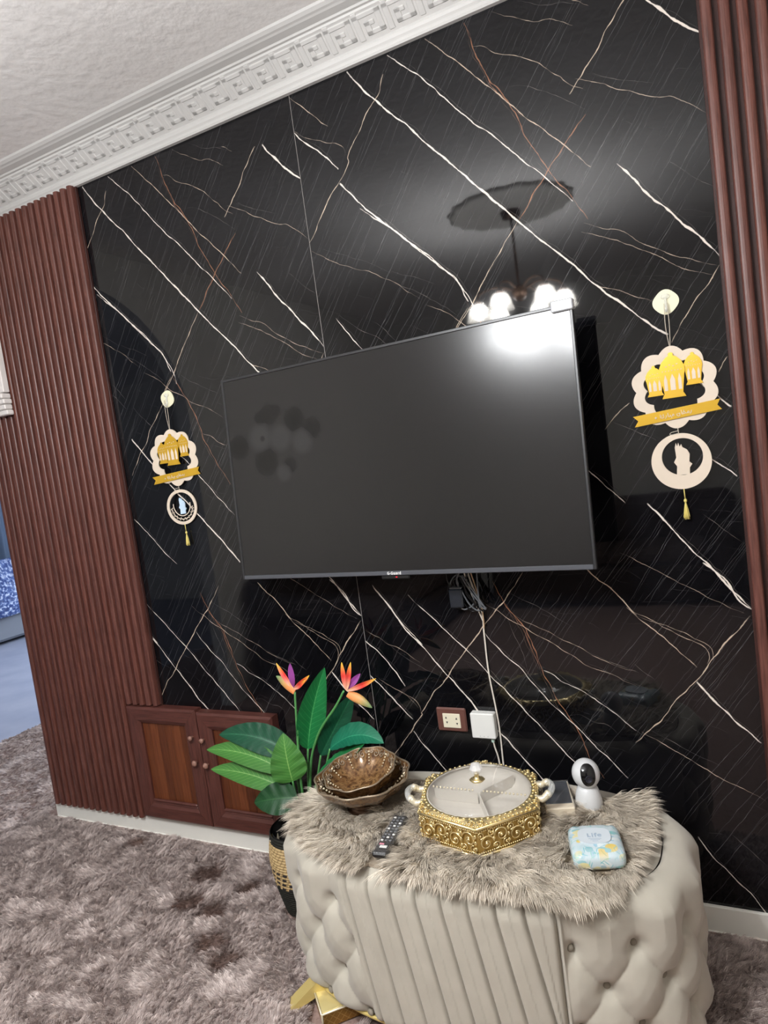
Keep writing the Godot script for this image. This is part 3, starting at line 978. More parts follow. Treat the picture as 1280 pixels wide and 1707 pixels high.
# ---------------------------------------------------------------- socket, box, cables
func wall_fittings() -> void:
	var t := thing("wall_socket", "brown framed double wall socket with cream insert above the bench", "socket", Vector3(0.2955, 0.603, 0.001))
	var st := tool_()
	box(st, Vector3(0, 0, 0.005), Vector3(0.106, 0.083, 0.010), 0.0045)
	part(t, "frame", done(st), M.brown_plastic)
	part(t, "insert", box_mesh(Vector3(0.062, 0.049, 0.004), 0.001, Vector3(0.001, -0.002, 0.0105)), M.ivory)
	for q in [[-0.018, 0.009, 1], [-0.016, -0.009, -1], [0.019, 0.007, 1], [0.02, -0.012, -1]]:
		var s: float = q[2] * 0.0038
		part(t, "socket_hole", prism_mesh([Vector2(q[0] - 0.0034, q[1] - s), Vector2(q[0] + 0.0034, q[1] - s), Vector2(q[0], q[1] + s)], 0.0122, 0.0129), M.black_plastic)
	t = thing("network_box", "square white network box on the wall beside the brown socket", "network box", Vector3(0.411, 0.596, 0.001))
	st = tool_()
	box(st, Vector3(0, 0, 0.015), Vector3(0.081, 0.085, 0.030), 0.003)
	part(t, "case", done(st), M.white_plastic)
	for k in 3:
		part(t, "status_light", ball_mesh(Vector3(0.0012, 0.0012, 0.0006), 6), M.grey_dot, Vector3(-0.012 + k * 0.013, -0.034, 0.030))
	part(t, "plug", box_mesh(Vector3(0.009, 0.018, 0.008), 0.001, Vector3(0.024, -0.05, 0.014)), M.pale_green)

	var w := [
		["white cable running from the television down the marble past the network box", [Vector3(0.43, 1.16, 0.06), Vector3(0.432, 1.08, 0.03), Vector3(0.45, 0.985, 0.012), Vector3(0.447, 0.894, 0.006), Vector3(0.446, 0.774, 0.006), Vector3(0.456, 0.64, 0.006), Vector3(0.459, 0.56, 0.006), Vector3(0.458, 0.42, 0.012)], 0.0028],
		["short thin pale cable dropping from the network box behind the bench", [Vector3(0.435, 0.545, 0.014), Vector3(0.438, 0.52, 0.014), Vector3(0.446, 0.48, 0.014), Vector3(0.452, 0.40, 0.02)], 0.0026]]
	for c in w:
		var o := part(self, "cable", tube_mesh(curve(c[1]), c[2], -1, 7), M.white_cable)
		tag(o, c[0], "cable", "cables on the marble")
	var strands := [[0.42, 0.44], [0.438, 0.455]]
	for k in 2:
		var o := part(self, "cable", tube_mesh(curve([Vector3(strands[k][0], 1.17, 0.07), Vector3(strands[k][0] + 0.006, 1.08, 0.045 - k * 0.01), Vector3(strands[k][1], 0.99, 0.02), Vector3(0.452, 0.94 - 0.02 * k, 0.012)]), 0.0022, -1, 6), M.white_cable if k == 0 else M.tan_cable)
		tag(o, ["short white cable strand hanging behind the lower edge of the television", "short tan cable strand twisted beside the white cables under the television"][k], "cable", "cables on the marble")
	t = thing("power_adapter", "black power adapter hanging below the television among the cables", "adapter", Vector3(0.384, 1.03, 0.04))
	part(t, "case", box_mesh(Vector3(0.045, 0.062, 0.03), 0.004), M.adapter)
	part(t, "top_collar", box_mesh(Vector3(0.04, 0.006, 0.026), 0.002, Vector3(0, 0.034, 0)), M.grey_plastic)
	part(t, "lead", tube_mesh(curve([Vector3(-0.012, 0.03, 0), Vector3(-0.026, 0.06, 0.004), Vector3(-0.02, 0.11, 0.008)]), 0.0024, -1, 6), M.black_gloss)
	rng.seed = 21
	for k in 6:
		var pts := []
		var cx := 0.42 + 0.012 * k - 0.03
		for i in 9:
			var th := TAU * i / 8.0 * (0.8 + 0.1 * k)
			pts.append(Vector3(cx + 0.034 * cos(th + k) + rng.randf_range(-0.005, 0.005), 1.045 + 0.055 * sin(th + k * 0.7) + rng.randf_range(-0.006, 0.006), 0.035 + 0.004 * k))
		pts.push_front(Vector3(cx + 0.02, 1.17, 0.06))
		var o := part(self, "cable", tube_mesh(curve(pts, 4), 0.0026, -1, 6), M.black_gloss if k % 2 == 0 else M.grey_plastic)
		tag(o, "black coiled cable in the tangle hanging under the television" if k % 2 == 0 else "grey coiled cable in the tangle hanging under the television", "cable", "black coiled cables" if k % 2 == 0 else "grey coiled cables")

# ---------------------------------------------------------------- tufted bench
const BC := Vector2(0.48, 0.385)
const BA := 0.565
const BB := 0.3
var ring_p: Array[Vector2] = []
var ring_s: Array[float] = []
var ring_len := 0.0

func bench_ring() -> void:
	var n := 2400
	for i in n + 1:
		var th := -PI + TAU * i / n
		var e := 2.0 / 2.7
		ring_p.append(Vector2(BC.x + BA * signf(sin(th)) * pow(absf(sin(th)), e), BC.y + BB * signf(cos(th)) * pow(absf(cos(th)), e)))
		ring_s.append(ring_len if i == 0 else ring_s[i - 1] + ring_p[i].distance_to(ring_p[i - 1]))
	ring_len = ring_s[n]

# arc length from the middle of the front, positive to the right
func ring_at(s: float) -> Vector2:
	var t := fposmod(s + ring_len / 2, ring_len)
	var lo := 0
	var hi := ring_s.size() - 1
	while hi - lo > 1:
		var m := (lo + hi) / 2
		if ring_s[m] <= t:
			lo = m
		else:
			hi = m
	return ring_p[lo].lerp(ring_p[hi], (t - ring_s[lo]) / maxf(ring_s[hi] - ring_s[lo], 1e-6))

func tuft(a: float, y: float) -> float:
	# diamond buttoning; a runs away from the pleats
	var q := a - 0.31
	var rr := (0.365 - y) / 0.097
	var u := q / 0.15 + rr / 2
	var w := q / 0.15 - rr / 2
	var du := absf(u - roundf(u)) * 0.15
	var dw := absf(w - roundf(w)) * 0.15
	if y > 0.365:
		var d0 := absf(q / 0.15 - roundf(q / 0.15)) * 0.15
		var up := d0
		du = lerpf(du, up, clampf((y - 0.365) / 0.02, 0, 1))
		dw = lerpf(dw, up, clampf((y - 0.365) / 0.02, 0, 1))
	var f := minf(1.0, du / 0.06) * minf(1.0, dw / 0.06)
	var d := 0.017 * pow(maxf(f, 0.0), 0.62) - 0.008
	# the pit of the nearest button
	for row in range(-1, 4):
		var by := 0.365 - row * 0.097
		if row < 0:
			continue
		var off := 0.31 + (0.075 if row % 2 == 1 else 0.0)
		var k := roundf((a - off) / 0.15)
		var bd := Vector2(a - off - k * 0.15, y - by).length()
		d -= 0.027 * exp(-bd * bd / 0.00042)
	return d

func bench_disp(s: float, y: float) -> float:
	var p := ring_at(s)
	var lean := 0.17 * (0.475 - y)
	var left := 0.22 + lean
	var right := 0.768
	var d := 0.0
	if p.y > 0.5 and p.x > left - 0.02 and p.x < right + 0.01:
		var best := 1.0
		var side := 0.0
		for k in 9:
			var gx := minf(0.22 + 0.0675 * k + lean, right)
			if absf(p.x - gx) < absf(best):
				best = p.x - gx
		# each pleat laps over the next: steep on one side of the crease, rolled on the other
		if best >= 0:
			d = -0.028 * exp(-best / 0.0026) + 0.007 * (1.0 - best / 0.068)
		else:
			d = -0.028 * exp(best / 0.0034) + 0.001
		side = clampf((y - 0.452) / 0.026, 0, 1)
		d *= 1.0 - side * 0.8
		return d
	var a := s if p.x > 0.48 else -s - 0.01
	d = tuft(a, y)
	# fade out against the pleats and at the rim and the foot
	var edge := minf(absf(p.x - right), absf(p.x - left)) if p.y > 0.5 else 1.0
	d = lerpf(0.0, d, clampf(edge / 0.03, 0, 1))
	d *= clampf((0.472 - y) / 0.04, 0, 1) * clampf((y - 0.05) / 0.04, 0, 1)
	return d

func bench() -> void:
	bench_ring()
	var t := thing("tufted_bench", "oval beige velvet bench with pleated front and button tufted ends", "bench", Vector3.ZERO)
	var prof: Array[Vector2] = []    # (inset, y) from the foot to the lid seam
	for i in 5:
		var th := PI / 2 * i / 4.0
		prof.append(Vector2(0.03 - 0.03 * sin(th), 0.062 + 0.03 * (1 - cos(th))))
	for i in range(1, 52):
		prof.append(Vector2(0.0, 0.092 + (0.425 - 0.092) * i / 51.0))
	for i in range(1, 13):
		var th := PI / 2 * i / 12.0
		prof.append(Vector2(0.05 - 0.05 * cos(th), 0.425 + 0.053 * sin(th)))
	prof.append_array([Vector2(0.062, 0.4785), Vector2(0.070, 0.4765), Vector2(0.074, 0.468), Vector2(0.076, 0.45)])
	var nu := 1500
	var nv := prof.size() - 1
	var pos: Array[Vector2] = []
	var nrm: Array[Vector2] = []
	for i in nu:
		var s := ring_len * i / nu
		pos.append(ring_at(s))
		var tn := (ring_at(s + 0.02) - ring_at(s - 0.02)).normalized()
		nrm.append(Vector2(-tn.y, tn.x))
	if nrm[0].y < 0:
		for i in nu:
			nrm[i] = -nrm[i]
	var f := func(u: float, v: float) -> Vector3:
		var i := int(round(u * nu)) % nu
		var q := prof[int(round(v * nv))]
		var s := ring_len * i / nu
		if s > ring_len / 2:
			s -= ring_len
		var back := 1.0 if pos[i].y > 0.2 else 0.0
		var d := bench_disp(s, q.y) * back if q.x < 0.05 else 0.0
		var p := pos[i] + nrm[i] * (d - q.x)
		return Vector3(p.x, q.y, p.y)
	var st := tool_(true)
	grid(st, nu, nv, f, true, Vector3(0.48, 0.25, 0.385))
	part(t, "upholstery", done(st), M.velvet)
	st = tool_(true)
	grid(st, 120, 10, func(u: float, v: float) -> Vector3:
		var p := ring_at(u * ring_len)
		var k := 1.0 - 0.079 / 0.3 * 0.55
		var q: Vector2 = BC + (p - BC) * Vector2(1.0 - 0.0775 / BA, 1.0 - 0.0775 / BB) * v
		return Vector3(q.x, 0.4775 + 0.004 * (1 - v * v) - (0.012 if v > 0.99 else 0.0), q.y), true, Vector3(0.48, 0.0, 0.385))
	part(t, "lid", done(st), M.velvet)
	# covered buttons
	var bm := ball_mesh(Vector3(0.0095, 0.0095, 0.006), 12)
	for sgn in [1, -1]:
		for row in 4:
			for k in range(-1, 5):
				var a: float = 0.31 + (0.075 if row % 2 == 1 else 0.0) + k * 0.15
				var y := 0.365 - row * 0.097
				var s: float = a if sgn > 0 else -a - 0.01
				var p := ring_at(s)
				if p.y < 0.16 or (p.y > 0.5 and p.x > 0.2 + 0.17 * (0.475 - y) and p.x < 0.765):
					continue
				var tn := (ring_at(s + 0.02) - ring_at(s - 0.02)).normalized()
				var nn := Vector2(-tn.y, tn.x)
				if nn.dot(p - BC) < 0:
					nn = -nn
				var q := p + nn * (bench_disp(s, y) + 0.003)
				var o := part(t, "button", bm, M.velvet_dark, Vector3(q.x, y, q.y))
				o.rotation.y = atan2(nn.x, nn.y)
	st = tool_()
	var poly := PackedVector2Array()
	for i in 90:
		var p := ring_at(ring_len * i / 90.0)
		var q: Vector2 = BC + (p - BC) * Vector2(0.9, 0.8)
		poly.append(Vector2(q.x, -q.y))
	prism(st, poly, 0.052, 0.07, Transform3D(Basis(Vector3.RIGHT, -PI / 2), Vector3.ZERO))
	part(t, "base_board", done(st), M.black_plastic)
	# flat splayed gold feet
	for k in [[0.055, 0.578, -0.98], [0.93, 0.56, 0.9], [0.05, 0.17, -2.2], [0.91, 0.17, 2.2]]:
		var b := Basis(Vector3.UP, k[2])
		var lg := tool_()
		prism(lg, PackedVector2Array([Vector2(-0.03, 0.075), Vector2(-0.03, 0.061), Vector2(0.108, 0.0), Vector2(0.116, 0.0), Vector2(0.112, 0.013), Vector2(0.03, 0.075)]), -0.023, 0.023, Transform3D(b * Basis(Vector3(0, 0, 1), Vector3(0, 1, 0), Vector3(-1, 0, 0)), Vector3(k[0], 0, k[1])))
		part(t, "leg", done(lg), M.gold_plate)
	var band := tool_(true)
	var pts := []
	for i in 60:
		var p := ring_at(-0.85 + 0.016 * i)
		var q: Vector2 = BC + (p - BC) * Vector2(0.965, 0.93)
		pts.append(Vector3(q.x, 0.06, q.y))
	tube(band, pts, 0.006, -1, 6)
	part(t, "gold_edge", done(band), M.gold_plate)

	var g := thing("gold_box", "small quilted gold foil box tucked under the front left corner of the bench", "box", Vector3(0.105, 0.0, 0.603), PI / 4)
	part(g, "body", box_mesh(Vector3(0.12, 0.044, 0.092), 0.004, Vector3(0, 0.022, 0)), M.gold_quilt)
	part(g, "top_panel", box_mesh(Vector3(0.114, 0.004, 0.086), 0.002, Vector3(0, 0.0455, 0)), M.gold_foil)
	var pp := tool_(true)
	for e in [[Vector3(-0.06, 0.045, 0.046), Vector3(0.06, 0.045, 0.046)], [Vector3(-0.06, 0.045, 0.046), Vector3(-0.06, 0.045, -0.046)], [Vector3(-0.06, 0.002, 0.046), Vector3(-0.06, 0.045, 0.046)], [Vector3(0.06, 0.002, 0.046), Vector3(0.06, 0.045, 0.046)]]:
		tube(pp, e, 0.0026, -1, 6)
	part(g, "piping", done(pp), M.pale_gold)

# ---------------------------------------------------------------- hair-like piles
func lock_mesh(blades: int, length: float, width: float, spread: float, lean: float, gather: float, seed_: int) -> ArrayMesh:
	# a lock of hair: blades rooted in a small disc, bending along +x, their tips drawn together
	var r := RandomNumberGenerator.new()
	r.seed = seed_
	var st := tool_(true)
	for i in blades:
		var th := r.randf() * TAU
		var q := sqrt(r.randf()) * spread
		var root := Vector3(cos(th) * q, 0, sin(th) * q)
		var l := length * r.randf_range(0.65, 1.15)
		var tip := Vector3(lean * l, l * sqrt(maxf(0.05, 1.0 - lean * lean)) , r.randf_range(-0.12, 0.12) * l) + root * (1.0 - gather) + Vector3(r.randf_range(-0.1, 0.1) * l, 0, 0)
		var mid := root.lerp(tip, 0.5) + Vector3(-lean * l * 0.12, l * 0.2 * lean, 0)
		var side := Vector3(-sin(th), 0, cos(th)).lerp(Vector3(0, 0, 1), 0.5).normalized() * width / 2
		var rows := [[root, 1.0], [root.lerp(mid, 0.6) , 0.95], [mid.lerp(tip, 0.35), 0.75]]
		for k in 2:
			var a: Vector3 = rows[k][0]
			var b: Vector3 = rows[k + 1][0]
			var wa: float = rows[k][1]
			var wb: float = rows[k + 1][1]
			quad(st, a - side * wa, a + side * wa, b + side * wb, b - side * wb)
		tri(st, rows[2][0] - side * rows[2][1], rows[2][0] + side * rows[2][1], tip)
	return done(st)

func scatter(parent: Node, called: String, mesh: Mesh, m: Material, xs: Array, cs: Array) -> void:
	var mm := MultiMesh.new()
	mm.transform_format = MultiMesh.TRANSFORM_3D
	mm.use_colors = true
	mm.mesh = mesh
	mm.instance_count = xs.size()
	for i in xs.size():
		mm.set_instance_transform(i, xs[i])
		mm.set_instance_color(i, cs[i])
	var o := MultiMeshInstance3D.new()
	o.name = numbered(called, parent)
	o.multimesh = mm
	o.material_override = m
	o.set_meta("kind", "stuff")
	parent.add_child(o)

func lin(r: float, g: float, b: float) -> Color:
	return c8(r, g, b).srgb_to_linear()

func fur_throw() -> void:
	var t := thing("fur_throw", "shaggy taupe faux fur throw spread over the top of the bench", "throw", Vector3.ZERO)
	var shape := PackedVector2Array([Vector2(-0.062, 0.429), Vector2(0.0, 0.53), Vector2(0.077, 0.588), Vector2(0.206, 0.645), Vector2(0.356, 0.655), Vector2(0.461, 0.662), Vector2(0.566, 0.665), Vector2(0.662, 0.66), Vector2(0.747, 0.668), Vector2(0.806, 0.664), Vector2(0.865, 0.625), Vector2(0.9, 0.55), Vector2(0.918, 0.424), Vector2(0.925, 0.28), Vector2(0.9, 0.17), Vector2(0.86, 0.2), Vector2(0.8, 0.215), Vector2(0.632, 0.205), Vector2(0.44, 0.2), Vector2(0.24, 0.22), Vector2(0.06, 0.28), Vector2(-0.03, 0.35)])
	var st := tool_()
	var hide := PackedVector2Array()
	for p in shape:
		var q: Vector2 = BC + (p - BC) * 0.97
		hide.append(Vector2(q.x, -q.y))
	prism(st, hide, 0.4785, 0.487, Transform3D(Basis(Vector3.RIGHT, -PI / 2), Vector3.ZERO))
	part(t, "hide", done(st), M.fur_hide)
	var n := FastNoiseLite.new()
	n.seed = 3
	n.frequency = 5.0
	var n2 := FastNoiseLite.new()
	n2.seed = 9
	n2.frequency = 14.0
	var kinds := [[], [], []]
	var cols := [[], [], []]
	rng.seed = 77
	for i in 15000:
		var p := Vector2(rng.randf_range(-0.07, 0.96), rng.randf_range(0.16, 0.68))
		if not Geometry2D.is_point_in_polygon(p, shape):
			continue
		# nothing grows through what stands on the throw
		var clear := p.distance_to(Vector2(0.155, 0.40)) < 0.052 or p.distance_to(Vector2(0.51, 0.385)) < 0.158 or p.distance_to(Vector2(0.78, 0.25)) < 0.034 or p.distance_to(Vector2(0.832, 0.478)) < 0.062
		clear = clear or (absf(p.x - 0.7) < 0.045 and absf(p.y - 0.27) < 0.075)
		var rp := (p - Vector2(0.309, 0.545)).rotated(0.11)
		clear = clear or (absf(rp.x) < 0.036 and absf(rp.y) < 0.112)
		if clear:
			continue
		var rel := (p - BC) / Vector2(BA, BB)
		var outward := atan2(rel.y, rel.x * 0.8)
		var flow := 1.3 + n.get_noise_2d(p.x, p.y) * 3.2
		var edge := clampf((rel.length() - 0.62) / 0.3, 0, 1)
		var ang := lerp_angle(flow, outward, edge * 0.8) + rng.randf_range(-0.28, 0.28)
		var down := edge * 0.5 + rng.randf_range(-0.12, 0.2)
		var b := Basis(Vector3.UP, -ang) * Basis(Vector3.BACK, -down * 0.6)
		var sc := rng.randf_range(0.75, 1.2)
		var k := rng.randi() % 3
		kinds[k].append(Transform3D(b.scaled(Vector3(sc, sc * rng.randf_range(0.75, 1.1), sc)), Vector3(p.x, 0.4845, p.y)))
		var tone := clampf(0.55 + n2.get_noise_2d(p.x, p.y) * 0.75 + rng.randf_range(-0.2, 0.2), 0, 1)
		cols[k].append(lin(158, 146, 130).lerp(lin(240, 229, 212), tone))
	for k in 3:
		scatter(t, "fur_pile", lock_mesh(15, 0.058, 0.0017, 0.0098, 0.85 + 0.04 * k, 0.86, 40 + k), M.fur, kinds[k], cols[k])

func carpet() -> void:
	var t := thing("shag_carpet", "mauve-taupe shaggy carpet covering the floor in front of the wall", "carpet", Vector3.ZERO)
	part(t, "backing", box_mesh(Vector3(5.5, 0.012, 9.3), 0.002, Vector3(-0.41, -0.0065, -0.25)), M.carpet_back)
	var n := FastNoiseLite.new()
	n.seed = 31
	n.frequency = 3.0
	n.fractal_octaves = 3
	var n2 := FastNoiseLite.new()
	n2.seed = 34
	n2.frequency = 9.0
	n2.fractal_octaves = 3
	var kinds := [[], [], []]
	var cols := [[], [], []]
	rng.seed = 5
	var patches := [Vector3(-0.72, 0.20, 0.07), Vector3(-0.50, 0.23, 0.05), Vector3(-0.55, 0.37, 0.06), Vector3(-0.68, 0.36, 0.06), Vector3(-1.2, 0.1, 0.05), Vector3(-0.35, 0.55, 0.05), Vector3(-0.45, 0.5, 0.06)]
	for i in 118000:
		var p: Vector2
		if i < 86000:
			p = Vector2(rng.randf_range(-2.0, 0.2), rng.randf_range(0.0, 1.15))
		elif i < 106000:
			p = Vector2(rng.randf_range(-3.16, -1.8), rng.randf_range(-1.1, 0.5))
		else:
			p = Vector2(rng.randf_range(0.95, 1.75), rng.randf_range(0.0, 0.5))
		if p.x > -1.9 and p.y < 0.022:
			continue
		if p.distance_to(Vector2(-0.225, 0.235)) < 0.095 or (p.x > 0.02 and p.x < 0.95 and p.y > 0.1 and p.y < 0.62):
			continue
		if p.distance_to(Vector2(0.105, 0.603)) < 0.085:
			continue
		var flow := 0.9 + n.get_noise_2d(p.x * 1.6, p.y * 1.6) * 3.5
		var ang := flow + rng.randf_range(-0.9, 0.9)
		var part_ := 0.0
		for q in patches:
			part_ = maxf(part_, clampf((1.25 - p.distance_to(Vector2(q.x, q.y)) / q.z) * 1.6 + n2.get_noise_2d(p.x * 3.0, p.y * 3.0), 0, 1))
		var b := Basis(Vector3.UP, -ang) * Basis(Vector3.BACK, rng.randf_range(-0.3, 0.3))
		var sc := rng.randf_range(0.75, 1.2)
		var low := 1.0 - 0.55 * part_
		if p.x < -1.9 or p.y < 0.05:
			low *= 0.6
		var k := rng.randi() % 3
		kinds[k].append(Transform3D(b.scaled(Vector3(sc, sc * low, sc)), Vector3(p.x, -0.001, p.y)))
		var tone := clampf(0.55 + n2.get_noise_2d(p.x * 2.0, p.y * 2.0) * 0.4 + rng.randf_range(-0.42, 0.42), 0, 1)
		var c := lin(164, 146, 141).lerp(lin(246, 232, 226), tone)
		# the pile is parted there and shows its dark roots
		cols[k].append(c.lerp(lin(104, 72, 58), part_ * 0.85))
	for k in 3:
		scatter(t, "carpet_pile", lock_mesh(12, 0.024, 0.0017, 0.0085, 0.55 + 0.1 * k, 0.15, 60 + k), M.fur, kinds[k], cols[k])

# ---------------------------------------------------------------- plant and basket
func leaf(st: SurfaceTool, base: Vector3, tip: Vector3, width: float, facing: Vector3, bend: Vector3, fold := 0.25, blunt := 0.75, ripple := 0.0) -> void:
	var mid := base.lerp(tip, 0.5) + bend
	var l := base.distance_to(tip)
	grid(st, 12, 26, func(u: float, v: float) -> Vector3:
		var c := base.lerp(mid, v).lerp(mid.lerp(tip, v), v)
		var tn := ((mid - base).lerp(tip - mid, v)).normalized()
		var sd := tn.cross(facing).normalized()
		var nn := sd.cross(tn)
		var w := width * pow(sin(PI * pow(clampf(v, 0.002, 0.998), blunt)), 0.72)
		var s := u * 2 - 1
		var lift := fold * absf(s) * w + ripple * w * absf(s) * sin(v * l * 190.0 - absf(s) * 3.0)
		return c + sd * s * w * sqrt(maxf(0.05, 1 - fold * fold)) + nn * lift, false, null)

func leaf_mesh(a: Array) -> ArrayMesh:
	var st := tool_(true)
	leaf(st, a[0], a[1], a[2], a[3], a[4], a[5], a[6], 0.05)
	return done(st)

func leaf_tex(c: Color, rib: Color) -> ImageTexture:
	var im := Image.create(128, 256, false, Image.FORMAT_RGB8)
	for j in 256:
		for i in 128:
			var s := absf(i - 63.5) / 64.0
			var k := c.lerp(c.darkened(0.22), s * 0.6)
			var ph := fposmod((256 - j) / 256.0 * 15.0 - s * 2.6, 1.0)
			var v := clampf(1.0 - absf(ph - 0.5) / 0.07, 0, 1)
			k = k.lerp(rib, v * 0.6 * (1.0 - s * 0.4))
			k = k.lerp(c.darkened(0.3), clampf(1.0 - absf(ph - 0.62) / 0.1, 0, 1) * 0.3)
			k = k.lerp(rib, clampf(1.0 - s / 0.035, 0, 1) * 0.8)
			im.set_pixel(i, j, k)
	return ImageTexture.create_from_image(im)

func leaf_mat(c: Color, rib: Color) -> StandardMaterial3D:
	var m := mat(Color.WHITE, 0.46)
	m.metallic_specular = 0.38
	m.albedo_texture = leaf_tex(c, rib)
	m.cull_mode = BaseMaterial3D.CULL_DISABLED
	m.backlight_enabled = true
	m.backlight = Color(0.03, 0.06, 0.02)
	return m

func petal_mat(a: Color, b: Color, c: Color) -> StandardMaterial3D:
	var g := Gradient.new()
	g.offsets = PackedFloat32Array([0.0, 0.45, 0.7, 1.0])
	g.colors = PackedColorArray([c, b, b.lerp(a, 0.6), a])     # tip (top of the picture) to base
	var t := GradientTexture2D.new()
	t.gradient = g
	t.width = 16
	t.height = 128
	t.fill_from = Vector2(0, 0)
	t.fill_to = Vector2(0, 1)
	var m := mat(Color.WHITE, 0.55)
	m.albedo_texture = t
	m.cull_mode = BaseMaterial3D.CULL_DISABLED
	return m

func flower(t: Node, root: Vector3, stem: Array, beak: Vector3, sepals: Array, petal: Vector3, facing: Vector3) -> void:
	part(t, "stem", tube_mesh(curve(stem), 0.0048, 0.0036, 8), M.stem)
	var st := tool_(true)
	# boat shaped sheath running out into a beak
	grid(st, 14, 16, func(u: float, v: float) -> Vector3:
		var c := root + Vector3(0, -0.014, 0) * (1 - v) + (beak - root) * v + Vector3(0, 0.018, 0) * sin(v * PI) * 0.2
		var r := 0.014 * pow(maxf(0.0, sin(PI * clampf(v * 0.8 + 0.2, 0, 1))), 0.8) + 0.0012
		var tn := (beak - root).normalized()
		var sd := tn.cross(facing).normalized()
		return c + (sd * cos(TAU * u) * r + facing * sin(TAU * u) * r * 0.6), true, null)
	var fl := part(t, "flower", done(st), M.sheath)
	for s in sepals:
		st = tool_(true)
		leaf(st, root + Vector3(0, -0.004, 0.004), s, 0.0085, facing, Vector3(0, -0.004, 0.004), 0.35, 0.95)
		part(fl, "sepal", done(st), M.sepal)
	st = tool_(true)
	leaf(st, root + Vector3(0, 0.0, 0.002), petal, 0.011, facing, Vector3(0, 0, 0.004), 0.3, 1.0)
	part(fl, "petal", done(st), M.purple)

